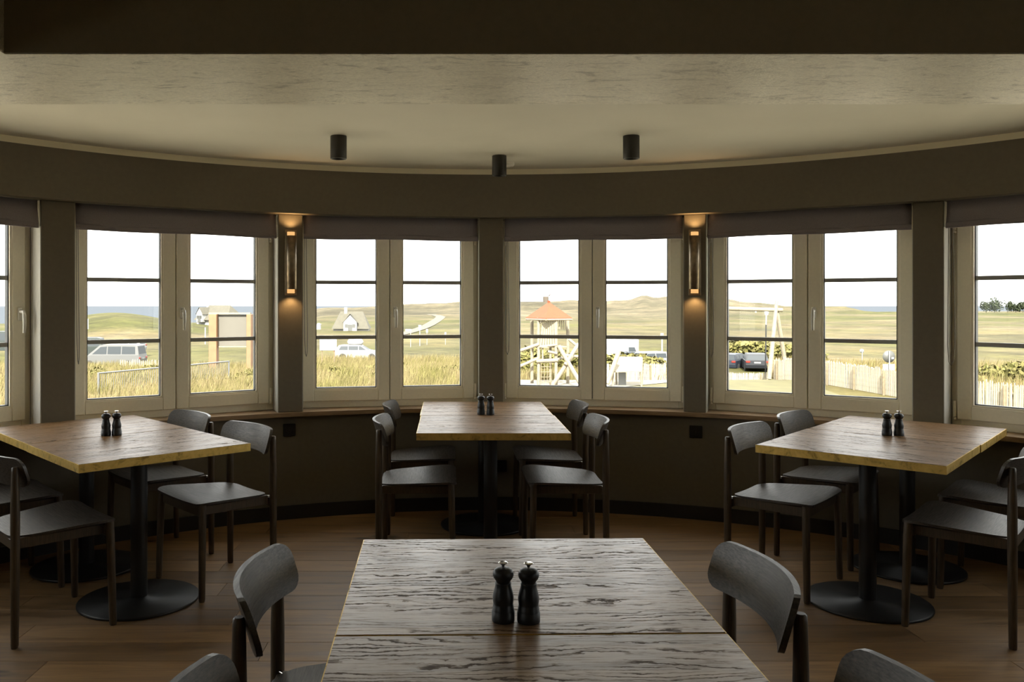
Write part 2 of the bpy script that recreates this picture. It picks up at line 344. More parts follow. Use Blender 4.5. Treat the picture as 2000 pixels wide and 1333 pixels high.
# roof with eaves
rp = [(C0[0]+4.45*math.sin(a), C0[1]+4.45*math.cos(a)) for a in [rad(-90+180*i/60) for i in range(61)]]+[(C0[0]+4.45, -4.8), (C0[0]-4.45, -4.8)]
MB().prism(rp, 2.72, 2.95).build('roof', M['outer'], kind='structure', label='roof slab with eaves over the round bay')
ring = MB().arc(3.76, RO, ZC+0.03, 2.73, -A0, A0, C0).build('wall_back_upper', M['outer'], wall)

# floor: sub-floor and planks
fl = MB().prism([(C0[0]+3.8*math.sin(a), C0[1]+3.8*math.cos(a)) for a in [rad(-90+180*i/60) for i in range(61)]]+[(XR, -4.2), (XL, -4.2)], -0.2, -0.004).build('floor', M['floor'], kind='structure')
pw, gap = 0.187, 0.0016
pm = {}
yy = 0.55; row = 0
while yy < C0[1]+RW-0.02:
    dy = yy+pw/2-C0[1]
    half = RW+0.05 if dy <= 0 else math.sqrt(max((RW+0.06)**2-max(dy-pw/2, 0)**2, 0.01))
    x = C0[0]-half; off = (row*0.77) % 1.9
    first = True
    while x < C0[0]+half-0.02:
        L = (0.45+off) if first else 1.9
        first = False
        L = min(L, C0[0]+half-x)
        if C0[0]+half-(x+L) < 0.25: L = C0[0]+half-x
        k = round(L, 3)
        if k not in pm: pm[k] = MB().box((0, 0, -0.006), (k-gap, pw-gap, 0.012), bev=0.0012).mesh('plank', M['floor'])
        link('plank', pm[k], fl, loc=(x+L/2, yy+pw/2, 0)); x += L
    yy += pw; row += 1

# ------------------------------------------------------------------ windows
FB, FT = ZS, 2.03                       # frame bottom and top
def sash(parent, x0, x1, handle_side, hinge_side, yf):
    """one casement, from x0 to x1 along the chord, room side at y = yf (the outside is +y)"""
    z0, z1, st = FB+0.045, FT-0.03, 0.078
    th = 0.055; g0, g1 = x0+st, x1-st; h0, h1 = z0+st, z1-st; ym = yf+th/2
    b = MB()
    for (xa, xb, za, zb) in ((x0, g0, z0, z1), (g1, x1, z0, z1)):
        b.box(((xa+xb)/2, ym, (za+zb)/2), (xb-xa, th, zb-za), bev=0.005)
    for (za, zb) in ((z0, h0), (h1, z1)):
        b.box(((g0+g1)/2, ym, (za+zb)/2), (g1-g0+0.002, th-0.0005, zb-za), bev=0.005)
    s = b.build('sash', M['frame'], parent)
    bd = MB()                                   # bead with a bright lip round the glass, gasket behind it
    for (cx, cz, w, h) in ((g0+0.005, (h0+h1)/2, 0.010, h1-h0), (g1-0.005, (h0+h1)/2, 0.010, h1-h0), ((g0+g1)/2, h0+0.005, g1-g0, 0.010), ((g0+g1)/2, h1-0.005, g1-g0, 0.010)):
        bd.box((cx, yf+0.012, cz), (w, 0.012, h))
    bd.build('glazing_bead', M['frame'], s)
    gs = MB()
    for (cx, cz, w, h) in ((g0+0.008, (h0+h1)/2, 0.016, h1-h0), (g1-0.008, (h0+h1)/2, 0.016, h1-h0), ((g0+g1)/2, h0+0.008, g1-g0, 0.016), ((g0+g1)/2, h1-0.008, g1-g0, 0.016)):
        gs.box((cx, yf+0.034, cz), (w, 0.030, h))
    gs.build('gasket', M['gasket'], s)
    bars = [1.179, 1.556]
    for z in bars: MB().box(((g0+g1)/2, yf+0.031, z), (g1-g0, 0.022, 0.025), bev=0.002).build('glazing_bar', M['bar'], s)
    zs = [h0+0.008]+bars+[h1-0.008]
    for i in range(3):
        MB().box(((g0+g1)/2, yf+0.034, (zs[i]+zs[i+1])/2), (g1-g0-0.01, 0.004, zs[i+1]-zs[i])).build('pane', M['glass'], s)
    if handle_side:
        hx = x1-st/2+0.004 if handle_side > 0 else x0+st/2-0.004
        h = MB().box((hx, yf-0.006, 1.352), (0.028, 0.012, 0.075), bev=0.005)
        h.tube([(hx, yf-0.01, 1.365), (hx, yf-0.045, 1.365), (hx, yf-0.052, 1.350), (hx, yf-0.056, 1.30), (hx, yf-0.050, 1.245)], [0.010, 0.010, 0.0105, 0.010, 0.008], 10)
        h.build('handle', M['handle'], s)
    if hinge_side:
        hx = x1+0.010 if hinge_side > 0 else x0-0.010
        for zc in (FB+0.105, FT-0.15):
            q = MB().tube([(hx, yf-0.002, zc-0.045), (hx, yf-0.002, zc+0.045)], 0.009, 8)
            q.tube([(hx, yf-0.002, zc-0.062), (hx, yf-0.002, zc-0.050)], 0.0095, 8); q.build('hinge', M['frame'], s)

def window(n, ia, ib, single=False):
    (a, wa), (b, wb) = PIERS[ia], PIERS[ib]; a, b = rad(a), rad(b)
    A = pol(RP, a)+RZ(-a) @ Vector((wa/2, 0, 0)); B = pol(RP, b)-RZ(-b) @ Vector((wb/2, 0, 0))
    t_ = (B-A); L = t_.length; t_.normalize(); ang = math.atan2(t_.y, t_.x); mid = (A+B)/2
    o = link('window_%d' % n, None, None, (mid.x, mid.y, 0), ang, kind='structure')
    W = L+0.07; y0 = 0.165; hw = W/2
    f = MB(); fw = 0.052
    for sx in (-1, 1): f.box((sx*(hw-fw/2), y0+0.055, (FB+FT)/2), (fw, 0.07, FT-FB), bev=0.003)
    f.box((0, y0+0.055, FB+0.026), (W-2*fw+0.002, 0.069, 0.052), bev=0.003); f.box((0, y0+0.055, FT-0.02), (W-2*fw+0.002, 0.069, 0.04), bev=0.003)
    f.build('frame', M['frame'], o)
    yf = y0
    e = hw-0.036
    if single: sash(o, -e, e, 1, 0, yf)
    else:
        sash(o, -e, -0.0025, 0, -1, yf); sash(o, 0.0025, e, -1, 1, yf)
        MB().box((0, yf+0.062, (FB+FT)/2), (0.06, 0.02, FT-FB-0.06)).build('meeting_strip', M['gasket'], o)
    MB().box((0, y0+0.05, FT+0.01), (W+0.02, 0.10, 0.05)).build('head_liner', M['frame'], o)
    return o, A, B, ang, L
WIN = []
for n in range(8): WIN.append(window(n+1, n, n+1, single=(n == 1)))

# roman blinds, flush with the piers, hanging under the fascia; pull cord at the left jamb
BL = ['roman blind over the leftmost window, cut off by the left edge', 'wide roman blind left of the left wall sconce', 'roman blind between the left sconce and the middle pier',
      'roman blind between the middle pier and the right sconce', 'wide roman blind right of the right wall sconce', 'roman blind over the rightmost window, cut off by the right edge']
for i in range(1, 7):
    o, A, B, ang, L = WIN[i]
    mid = (A+B)/2
    r = thing('roman_blind', 'dark grey-mauve fabric '+BL[i-1], 'blind', (mid.x, mid.y, 0), ang, 'roman blinds of the bay windows')
    zb = 1.838; w = L-0.012; rr = random.Random(i)
    n = 24; vs_ = []; fs = []
    prof = [(0.030, ZF-0.001), (0.027, ZF-0.06), (0.020, ZF-0.115), (0.016, zb+0.030), (0.015, zb+0.014), (0.024, zb+0.012)]
    for k in range(n+1):
        x = -w/2+w*k/n; wob = 0.004*math.sin(k*0.7+i)+0.003*math.sin(k*1.9+2*i); sag = 0.003*math.sin(k*0.45+i*2)
        for j, (y, z) in enumerate(prof): vs_.append((x, y+wob*(j > 1), z+(sag if j > 1 else 0)))
    m_ = len(prof)
    fs = [(k*m_+j, (k+1)*m_+j, (k+1)*m_+j+1, k*m_+j+1) for k in range(n) for j in range(m_-1)]
    me = MB().add(vs_, fs, True).mesh('cloth', M['fabric']); c_ = link('cloth', me, r)
    sm = c_.modifiers.new('thickness', 'SOLIDIFY'); sm.thickness = 0.004
    bb = MB(); vs_ = []
    for k in range(n+1):
        x = -w/2+w*k/n; sag = 0.0025*math.sin(k*0.4+i)
        for (y, z) in ((0.018, zb+0.034), (0.010, zb+0.026), (0.011, zb), (0.026, zb), (0.028, zb+0.034)): vs_.append((x, y, z+sag))
    bb.add(vs_, [(k*5+j, (k+1)*5+j, (k+1)*5+(j+1) % 5, k*5+(j+1) % 5) for k in range(n) for j in range(5)], True)
    bb.build('bottom_hem', M['fabric'], r)
    zl = {1: 1.30, 2: 1.06, 3: 1.06, 4: 1.06, 5: 1.06, 6: 1.06}[i]
    x0 = -L/2+0.012
    pts = [(x0, 0.035, 1.85), (x0, 0.03, 1.5), (x0+0.001, 0.02, zl+0.12), (x0+0.006, 0.024, zl+0.02), (x0+0.012, 0.04, zl), (x0+0.018, 0.06, zl+0.03), (x0+0.020, 0.07, zl+0.15), (x0+0.016, 0.07, 1.5), (x0+0.012, 0.06, 1.85)]
    MB().tube(pts, 0.0022, 6).build('pull_cord', M['cord'], r)

# wall sconces on the two piers beside the middle windows
def sconce(a, label):
    a = rad(a); p = pol(RP, a)
    z0, z1 = 1.478, 1.878; zc = (z0+z1)/2
    r = thing('wall_sconce', label, 'wall lamp', (p.x, p.y, zc), -a, 'brass tube sconces')
    h = (z1-z0)/2
    b = MB().box((0, -0.006, 0), (0.078, 0.012, 2*h+0.03), bev=0.002)
    for s in (-1, 1): b.box((s*0.033, -0.022, 0), (0.004, 0.026, 2*h-0.01))
    b.build('back_plate', M['bronze'], r)
    n = 14; R_ = 0.029; vs_ = []
    for z in (-h+0.026, h-0.026):
        for k in range(n+1):
            an = PI*k/n; vs_.append((-R_*math.cos(an), -0.034-R_*math.sin(an), z))
    me = MB().add(vs_, [(k, k+1, n+2+k, n+1+k) for k in range(n)], True).mesh('tube_cover', M['bronze'])
    q = link('tube_cover', me, r); sm = q.modifiers.new('thickness', 'SOLIDIFY'); sm.thickness = 0.003; sm.offset = 1
    for s in (-1, 1):
        pr = [(-0.024, -0.012), (0.024, -0.012), (0.022, -0.030), (0.0, -0.040), (-0.022, -0.030)]
        MB().prism(pr, s*(h-0.013)-0.013, s*(h-0.013)+0.013).build('lit_end', M['lamp'], r)
        L = bpy.data.lights.new('sconce_light', 'SPOT'); L.energy = 0.9; L.color = (1.0, 0.58, 0.24); L.spot_size = rad(125); L.spot_blend = 0.7; L.shadow_soft_size = 0.012
        lo = bpy.data.objects.new('sconce_light', L); COL.objects.link(lo); lo.parent = r; lo.location = (0, -0.046, s*(h+0.004)); lo.rotation_euler = (PI if s > 0 else 0, 0, 0)
sconce(-21.0, 'glowing bronze tube sconce on the pier left of the middle')
sconce(21.3, 'glowing bronze tube sconce on the pier right of the middle')

# ceiling spotlights and the detector
def spotlight(x, y, label):
    r = thing('ceiling_spotlight', label, 'ceiling light', (x, y, ZC), 0, 'black cylinder spotlights')
    MB().lathe([(0.043, 0), (0.044, -0.002), (0.044, -0.120), (0.0425, -0.123), (0.039, -0.123), (0.038, -0.118), (0.030, -0.075), (0.0, -0.070)], 40).build('housing', M['spot'], r)
    MB().lathe([(0.025, -0.073), (0.027, -0.079), (0.0, -0.080)], 24).build('lens', M['gasket'], r)
spotlight(-0.598, 4.58, 'black cylinder spotlight on the left of the bay ceiling')
spotlight(0.978, 4.575, 'black cylinder spotlight on the right of the bay ceiling')
spotlight(0.304, 5.19, 'black cylinder spotlight in the middle, nearest the wall')
r = thing('ceiling_detector', 'small white detector on the ceiling behind the middle spotlight', 'detector', (0.375, 5.44, ZC))
MB().lathe([(0.040, 0), (0.040, -0.014), (0.034, -0.024), (0.0, -0.025)], 28).build('cover', M['white_plastic'], r)
MB().lathe([(0.012, -0.025), (0.012, -0.030), (0, -0.031)], 16).build('sensor', M['white_plastic'], r)

# wall sockets below the sconces and under the middle table
def socket(a, z, label, n=1):
    a = rad(a); p = pol(RW, a); w = 0.081*n
    r = thing('wall_socket', label, 'socket', (p.x, p.y, z), -a)
    MB().box((0, -0.005, 0), (w, 0.010, 0.081), bev=0.003).build('cover_frame', M['socket'], r)
    for i in range(n):
        cx = (i-(n-1)/2)*0.073
        q = MB().lathe([(0.024, 0.0), (0.024, 0.003), (0.020, 0.003), (0.019, -0.004), (0, -0.004)], 24).xf(RX(PI/2), (cx, -0.009, 0)).build('socket_insert', M['socket'], r)
        MB().tube([(cx, -0.004, 0), (cx, -0.014, 0)], 0.0016, 8).build('screw', M['chrome'], r)
socket(-21.1, 0.583, 'black wall socket below the left sconce')
socket(21.4, 0.572, 'black wall socket below the right sconce')
socket(0.6, 0.30, 'black double wall socket behind the middle table column', 2)

# ------------------------------------------------------------------ tables
TW, TD, TH = 0.795, 0.695, 0.745
def make_table(top):
    r = thing('dining_table', '', 'table')
    MB().box((0, 0, TH-0.017), (TW-0.005, TD-0.005, 0.034)).build('table_top', M[top], r)
    b = MB()
    for s in (-1, 1):
        b.box((s*(TW/2-0.00125), 0, TH-0.0188), (0.0025, TD, 0.0354)); b.box((0, s*(TD/2-0.00125), TH-0.0188), (TW-0.005, 0.0025, 0.0354))
    b.build('brass_edge', M['brass'], r)
    MB().box((0, 0, TH-0.037), (0.36, 0.36, 0.006)).build('mounting_plate', M['black_metal'], r)
    MB().lathe([(0.038, 0.010), (0.038, TH-0.036)], 32).build('column', M['black_metal'], r)
    MB().lathe([(0.272, 0.0), (0.276, 0.002), (0.276, 0.010), (0.272, 0.013), (0.05, 0.015), (0.044, 0.022), (0.0, 0.022)], 64).build('foot_plate', M['black_metal'], r)
    return r
GT = 'square oak tables with brass edges'
def vec_at(cx, cy, ang, u, v):       # u across the table, v away from the viewer
    return (cx+u*math.cos(ang)-v*math.sin(ang), cy+u*math.sin(ang)+v*math.cos(ang))
SETS = {'near': (0.166, 1.717, rad(1.0)), 'middle': (0.227, 5.062, 0.0), 'left': (-1.713, 4.300, rad(42.5)), 'right': (2.205, 4.272, rad(-41.6))}
TLAB = {('near', 0): 'square oak table with brass edge, nearest to the viewer, cut off below', ('near', 1): 'square oak table carrying the foreground mills, pushed against the nearest one',
        ('middle', 0): 'near half of the oak table pair at the middle pier', ('middle', 1): 'far half of the oak table pair at the middle pier, touching the sill',
        ('left', 0): 'near half of the left oak table pair, brass corner towards the viewer', ('left', 1): 'far half of the left oak table pair, reaching the left windows',
        ('right', 0): 'near half of the right oak table pair, brass corner towards the viewer', ('right', 1): 'far half of the right oak table pair, under the rightmost windows'}
t0 = {}
for nm, (cx, cy, an) in SETS.items():
    for k in (0, 1):
        jog = {('middle', 1): -0.006, ('left', 1): 0.003, ('right', 1): 0.004}.get((nm, k), 0)
        x, y = vec_at(cx, cy, an, jog, (-1 if k == 0 else 1)*(TD/2+0.002))
        kd = 'table' if nm == 'near' else 'table_dimmed'
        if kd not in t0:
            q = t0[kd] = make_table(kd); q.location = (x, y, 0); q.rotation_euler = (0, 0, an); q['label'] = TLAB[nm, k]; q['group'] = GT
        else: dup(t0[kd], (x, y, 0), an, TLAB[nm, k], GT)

# ------------------------------------------------------------------ chairs
def make_chair():
    r = thing('dining_chair', '', 'chair')
    # seat: dished plywood shell, straight front with round corners, rounded rear between the back legs
    nu, nv, th = 18, 14, 0.011
    top = []; 
    def halfw(x):
        w = 0.206+(0.252-0.206)*min(max((x+0.14)/0.26, 0), 1)
        if x > 0.165: d = (x-0.165)/0.05; w -= 0.05*(1-math.sqrt(max(1-d*d, 0)))
        if x < -0.11: d = (-0.11-x)/0.088; w -= 0.085*(1-math.sqrt(max(1-d*d, 0)))
        return w
    xs = [-0.198+0.413*(0.5-0.5*math.cos(PI*i/nu)) for i in range(nu+1)]
    for x in xs:
        w = halfw(x)
        for j in range(nv+1):
            v = -1+2*j/nv; y = w*v; e = y/0.252
            z = 0.461+0.045*x-0.013*(1-e*e)*(1-0.35*max(x, 0)/0.2)-0.008*max(0, (x-0.14)/0.075)**2
            top.append((x, y, z))
    n = len(top); m_ = nv+1
    bot = [(x, y, z-th) for x, y, z in top]
    fs = [(i*m_+j, (i+1)*m_+j, (i+1)*m_+j+1, i*m_+j+1) for i in range(nu) for j in range(nv)]
    b = MB(); b.add(top, fs, True); b.add(bot, [f[::-1] for f in fs], True)
    rim = [i*m_ for i in range(nu+1)]+[nu*m_+j for j in range(1, nv+1)]+[i*m_+nv for i in range(nu-1, -1, -1)]+[j for j in range(nv-1, 0, -1)]
    k = len(rim); b.add([top[i] for i in rim]+[bot[i] for i in rim], [(i, (i+1) % k, k+(i+1) % k, k+i) for i in range(k)])
    b.build('seat', M['chair'], r)
    # backrest: plate bowed round the sitter and leaning back
    ns, nh, th = 26, 8, 0.014; hw, hh, rc = 0.250, 0.062, 0.042
    fr = []; bk = []
    for i in range(ns+1):
        s = -math.cos(PI*i/ns); y = hw*s; d = max(0.0, rc-(hw-abs(y)))
        H = hh-rc+math.sqrt(max(rc*rc-d*d, 0)); 
        for j in range(nh+1):
            h = -H+2*H*j/nh
            x = -0.182-0.052+0.065*s*s-0.30*(h-0.012)
            nx, ny = 1.0, -2*0.065*s/hw; q = math.hypot(nx, ny); nx /= q; ny /= q
            fr.append((x+nx*th, y+ny*th, 0.714+h)); bk.append((x, y, 0.714+h))
    m_ = nh+1; fs = [(i*m_+j, (i+1)*m_+j, (i+1)*m_+j+1, i*m_+j+1) for i in range(ns) for j in range(nh)]
    b = MB(); b.add(fr, fs, True); b.add(bk, [f[::-1] for f in fs], True)
    rim = [i*m_ for i in range(ns+1)]+[ns*m_+j for j in range(1, nh+1)]+[i*m_+nh for i in range(ns-1, -1, -1)]+[j for j in range(nh-1, 0, -1)]
    k = len(rim); b.add([fr[i] for i in rim]+[bk[i] for i in rim], [(i, (i+1) % k, k+(i+1) % k, k+i) for i in range(k)])
    b.build('backrest', M['chair'], r)
    for s in (-1, 1):
        MB().tube([(-0.200, s*0.224, 0), (-0.199, s*0.224, 0.012), (-0.197, s*0.224, 0.40), (-0.197, s*0.224, 0.55), (-0.197, s*0.223, 0.72), (-0.197, s*0.223, 0.738), (-0.197, s*0.223, 0.742)], [0.0135, 0.0155, 0.0185, 0.0185, 0.0145, 0.0135, 0.010], 18).build('leg', M['chair_leg'], r)
        MB().tube([(0.197, s*0.240, 0), (0.196, s*0.240, 0.012), (0.188, s*0.230, 0.40), (0.186, s*0.226, 0.4565)], [0.0135, 0.0155, 0.018, 0.0175], 18).build('leg', M['chair_leg'], r)
        MB().box((0.0, s*0.196, 0.420), (0.36, 0.018, 0.044), bev=0.003).build('side_rail', M['chair_leg'], r)
        MB().tube([(-0.170, s*0.188, 0.4375), (-0.190, s*0.210, 0.4375)], 0.004, 8).build('bolt', M['chrome'], r)
    MB().box((0.178, 0, 0.414), (0.018, 0.43, 0.046), bev=0.003).build('front_rail', M['chair_leg'], r)
    MB().box((-0.188, 0, 0.410), (0.018, 0.42, 0.044), bev=0.003).build('rear_rail', M['chair_leg'], r)
    return r
CL = {('near', 1, -1): 'black chair left of the foreground table, whole backrest in view', ('near', 1, 1): 'black chair right of the foreground table, whole backrest in view',
      ('near', 0, -1): 'black chair at the lower left, only its backrest top showing', ('near', 0, 1): 'black chair at the lower right, only its backrest top showing',
      ('middle', 0, -1): 'black chair at the near left seat of the middle table', ('middle', 0, 1): 'black chair at the near right seat of the middle table',
      ('middle', 1, -1): 'black chair at the far left seat of the middle table, by the wall', ('middle', 1, 1): 'black chair at the far right seat of the middle table, by the wall',
      ('left', 0, -1): 'black chair nearest the left edge, its rear leg in front of the seat', ('left', 0, 1): 'black chair right of the left table, seat fully in view',
      ('left', 1, -1): 'black chair in the dark behind the left-edge chair, mostly hidden', ('left', 1, 1): 'black chair at the far right seat of the left table, below the sill',
      ('right', 0, -1): 'black chair left of the right table, seat fully in view', ('right', 0, 1): 'black chair nearest the right edge, its rear leg in front of the seat',
      ('right', 1, -1): 'black chair at the far left seat of the right table, below the sill', ('right', 1, 1): 'black chair in the dark behind the right-edge chair, mostly hidden'}
VO = {'near': (-0.372, 0.337), 'middle': (-0.335, 0.350), 'left': (-0.335, 0.335), 'right': (-0.315, 0.345)}
UO = {('near', 1, -1): 0.418, ('near', 1, 1): 0.40}
c0 = None
for nm, (cx, cy, an) in SETS.items():
    for k in (0, 1):
        for s in (-1, 1):
            x, y = vec_at(cx, cy, an, s*UO.get((nm, k, s), 0.405), VO[nm][k])
            rz = an+(PI if s > 0 else 0)
            if c0 is None: c0 = make_chair(); c0.location = (x, y, 0); c0.rotation_euler = (0, 0, rz); c0['label'] = CL[nm, k, s]; c0['group'] = 'black dining chairs'
            else: dup(c0, (x, y, 0), rz, CL[nm, k, s], 'black dining chairs')

# ------------------------------------------------------------------ pepper and salt mills
def make_mill():
    r = thing('pepper_mill', '', 'mill')
    MB().lathe([(0.0235, 0), (0.0242, 0.003), (0.0242, 0.020), (0.0228, 0.0215), (0.0232, 0.0235), (0.0224, 0.0255), (0.0226, 0.0285), (0.0216, 0.030), (0.0218, 0.033), (0.0208, 0.0345), (0.0212, 0.038),
                (0.0222, 0.046), (0.0222, 0.051), (0.0206, 0.060), (0.0180, 0.069), (0.0165, 0.0765), (0.0170, 0.0785), (0.0170, 0.081), (0.0155, 0.082), (0.0, 0.082)], 40).build('body', M['mill'], r)
    MB().lathe([(0.0150, 0.082), (0.0150, 0.0835), (0.0165, 0.086), (0.0205, 0.0915), (0.0222, 0.097), (0.0215, 0.103), (0.018, 0.1085), (0.011, 0.1115), (0.0045, 0.1125), (0.0, 0.1125)], 40).build('head', M['mill'], r)
    MB().lathe([(0.0040, 0.112), (0.0036, 0.1165), (0.0060, 0.1195), (0.0100, 0.1212), (0.0102, 0.1228), (0.0080, 0.1236), (0.0, 0.1230)], 28).build('knob', M['chrome'], r)
    return r
ml = {'near': ((0.113, 1.79), (0.166, 1.785), 'on the foreground table'), 'middle': ((0.189, 5.10), (0.245, 5.09), 'on the middle table'),
      'left': ((-1.732, 4.285), (-1.684, 4.30), 'on the left table'), 'right': ((2.213, 4.30), (2.268, 4.29), 'on the right table')}
m0 = None
for nm, (p, q, tx) in ml.items():
    for i, (x, y) in enumerate((p, q)):
        lab = 'black turned mill with chrome knob %s, %s of the pair' % (tx, ('left', 'right')[i])
        if m0 is None: m0 = make_mill(); m0.location = (x, y, TH+0.0005); m0['label'] = lab; m0['group'] = 'pepper and salt mills'
        else: dup(m0, (x, y, TH+0.0005), 0.4*i, lab, 'pepper and salt mills')

# ================================================================== outside: dunes, sea, car park, playground
KX = 0.58            # how light the outdoor surfaces are
def xplain(name, col, *a, **k): return plain(name, [v*KX for v in col], *a, **k)
def smooth(a, b, x): q = min(max((x-a)/(b-a), 0), 1); return q*q*(3-2*q)
def lerp_tab(tab, x):
    if x <= tab[0][0]: return tab[0][1]
    for (a, va), (b, vb) in zip(tab, tab[1:]):
        if x <= b: q = (x-a)/(b-a); return va+(vb-va)*q
    return tab[-1][1]
E0 = [(0, 4.6), (50, 4.6), (66, 5.55), (90, 5.8), (150, 5.8), (300, 6.0), (900, 6.0), (1400, 13.0), (1900, 24.0), (9000, 30.0)]
RIDGE = [(-900, 3), (300, 0.0), (560, 0.5), (620, 1.2), (740, 2.6), (800, 5), (860, 6), (950, 6.5), (1030, 6.9), (1130, 7.4), (1180, 7.3), (1203, 8.6), (1230, 8.6), (1258, 11.6), (1280, 9.8), (1305, 12), (1350, 11), (1425, 8.8), (1450, 6.5), (1500, 5), (1560, 1.8), (1600, 2.8), (1660, 3.0), (1690, 1.2), (1720, 0.2), (1760, 0.4), (1900, 0), (2600, 0)]
def depth_below_eye(X, Y):
    """how far the ground lies under the eye at a place of the land"""
    r = math.hypot(X, Y); az = math.atan2(X, max(Y, 1e-3)) if Y > 0 else math.copysign(PI/2, X)
    px = PX+F*math.tan(max(min(az, 1.05), -1.05)); z = max(Y, r*0.5)
    e = lerp_tab(E0, z)
    lz = math.log(max(z, 1.0))
    e -= lerp_tab(RIDGE, px)*math.exp(-((lz-math.log(680))/0.26)**2)
    e -= 3.75*math.exp(-((px-225)/135)**2-((lz-math.log(190))/0.24)**2)
    e -= 1.2*math.exp(-((px-900)/260)**2-((lz-math.log(330))/0.2)**2)
    e += smooth(640, 500, px)*smooth(225, 480, z)*16+smooth(1640, 1720, px)*smooth(560, 820, z)*15
    if z > 90:
        k = min((z-90)/200, 1.0)
        e -= k*1.1*noise.noise(Vector((X*0.018, Y*0.011, 3.1)))+k*1.0*noise.noise(Vector((X*0.05, Y*0.02, 9.1)))*min(z/500, 1.4)
    elif z > 52: e -= 0.12*noise.noise(Vector((X*0.2, Y*0.2, 1)))
    return e
def ground(X, Y): return EYE-depth_below_eye(X, Y)
def spot(px, d): X = (px-PX)/F*d; return Vector((X, d, ground(X, d)))
def land(px, y):
    """the first place of the land that shows at this pixel"""
    d = 25.0
    while d < 1400:
        X = (px-PX)/F*d
        if PY+F*depth_below_eye(X, d)/d <= y: return Vector((X, d, ground(X, d)))
        d *= 1.01
    return spot(px, 1000)

def attr_mat(name, rough=0.9, scale=0.0, amp=0.0, trans=0.0):
    t = NT(name); t.set(Roughness=rough, Specular_IOR_Level=0.1); a = t.n('ShaderNodeAttribute', attribute_name='Col')
    src, so = a, 'Color'
    if amp:
        c = t.coord((scale, scale, scale)); n = t.n('ShaderNodeTexNoise', Scale=1.0, Detail=9.0, Roughness=0.85); t.l(c, 'Vector', n, 'Vector')
        r = t.ramp([(0.38, 1-amp), (0.62, 1+amp)], n); mx = t.n('ShaderNodeMix', data_type='RGBA', blend_type='MULTIPLY'); mx.inputs['Factor'].default_value = 1
        t.l(a, 'Color', mx, 6); t.l(r, 'Color', mx, 7)
        c2 = t.coord((scale*0.22, scale*0.22, scale*0.22)); n2 = t.n('ShaderNodeTexNoise', Scale=1.0, Detail=6.0, Roughness=0.75); t.l(c2, 'Vector', n2, 'Vector')
        r2 = t.ramp([(0.38, (0.72, 0.74, 0.70)), (0.62, (1.25, 1.2, 1.2))], n2); m2 = t.n('ShaderNodeMix', data_type='RGBA', blend_type='MULTIPLY'); m2.inputs['Factor'].default_value = 1
        t.l(mx, 2, m2, 6); t.l(r2, 'Color', m2, 7); src, so = m2, 2
    sc_ = t.n('ShaderNodeVectorMath', operation='SCALE'); sc_.inputs['Scale'].default_value = KX; t.l(src, so, sc_, 0); t.l(sc_, 'Vector', t.b, 'Base Color')
    return t.m
M['land'] = attr_mat('dune_land', 0.95, 0.12, 0.42)
M['blade'] = attr_mat('grass_blades', 0.8)
M['leaf'] = attr_mat('shrub_leaves', 0.7)
def mixc(a, b, q): q = min(max(q, 0), 1); return tuple(a[i]+(b[i]-a[i])*q for i in range(3))
STRAW, GREEN, SAND, HEATH, PALE = (0.135, 0.107, 0.048), (0.082, 0.082, 0.022), (0.185, 0.155, 0.100), (0.072, 0.062, 0.034), (0.145, 0.122, 0.072)
BOUNCE_SAND = (0.55/KX, 0.50/KX, 0.39/KX)
def land_col(X, Y):
    r = math.hypot(X, Y); n1 = noise.noise(Vector((X*0.02, Y*0.006, 0))); n2 = noise.noise(Vector((X*0.09, Y*0.03, 5))); n3 = noise.noise(Vector((X*0.25, Y*0.12, 8)))
    if r < 31: return BOUNCE_SAND                         # unseen pale sand added round the house to bounce light indoors
    q = smooth(31, 34, r)
    c = mixc(STRAW, GREEN, 0.45+0.7*n2+0.5*n3)
    if r > 85:
        band = noise.noise(Vector((X*0.004, math.log(r)*5.5, 2)))
        c = mixc(mixc(STRAW, PALE, 0.5+n3), GREEN, 0.42+1.5*band+0.5*n2)
    if r > 260:
        d = noise.noise(Vector((X*0.012, Y*0.012, 20)))+0.5*noise.noise(Vector((X*0.04, Y*0.03, 30)))
        px = PX+F*X/max(Y, 1)
        w = smooth(260, 420, r)*smooth(1650, 1250, px)*smooth(380, 620, px)
        c = mixc(c, mixc(HEATH, PALE, 0.62+1.2*d+0.4*n3), w)
        w2 = smooth(480, 620, r)*smooth(1150, 1230, px)*smooth(1500, 1400, px); c = mixc(c, mixc(SAND, HEATH, 0.25+0.9*d), w2*0.85)
        if d > 0.55 and w > 0.5: c = mixc(c, SAND, 0.6)
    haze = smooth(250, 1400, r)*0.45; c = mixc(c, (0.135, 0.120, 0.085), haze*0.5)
    return mixc(BOUNCE_SAND, c, q)
na, nr = 420, 170
azs = [rad(-118+236*i/na) for i in range(na+1)]
azs = [a*(0.35+0.65*abs(a)/rad(118)) for a in azs]
rs = [3.6*(2600/3.6)**(i/nr) for i in range(nr+1)]
vs_ = []; cols = []
for a in azs:
    for r_ in rs:
        X, Y = r_*math.sin(a)+C0[0]*0, r_*math.cos(a)
        Y += C0[1]*max(0, 1-r_/30); vs_.append((X, Y, ground(X, max(Y, 0.01)))); cols.append(land_col(X, Y))
m_ = nr+1
me = bpy.data.meshes.new('ground_outside'); me.from_pydata(vs_, [], [(i*m_+j, i*m_+j+1, (i+1)*m_+j+1, (i+1)*m_+j) for i in range(na) for j in range(nr)])
at_ = me.color_attributes.new('Col', 'FLOAT_COLOR', 'POINT')
at_.data.foreach_set('color', [q for c in cols for q in (*c, 1.0)])
me.polygons.foreach_set('use_smooth', [True]*len(me.polygons)); me.materials.append(M['land']); me.update()
link('ground_outside', me, kind='structure', label='rolling dune land with rough grass beyond the windows')
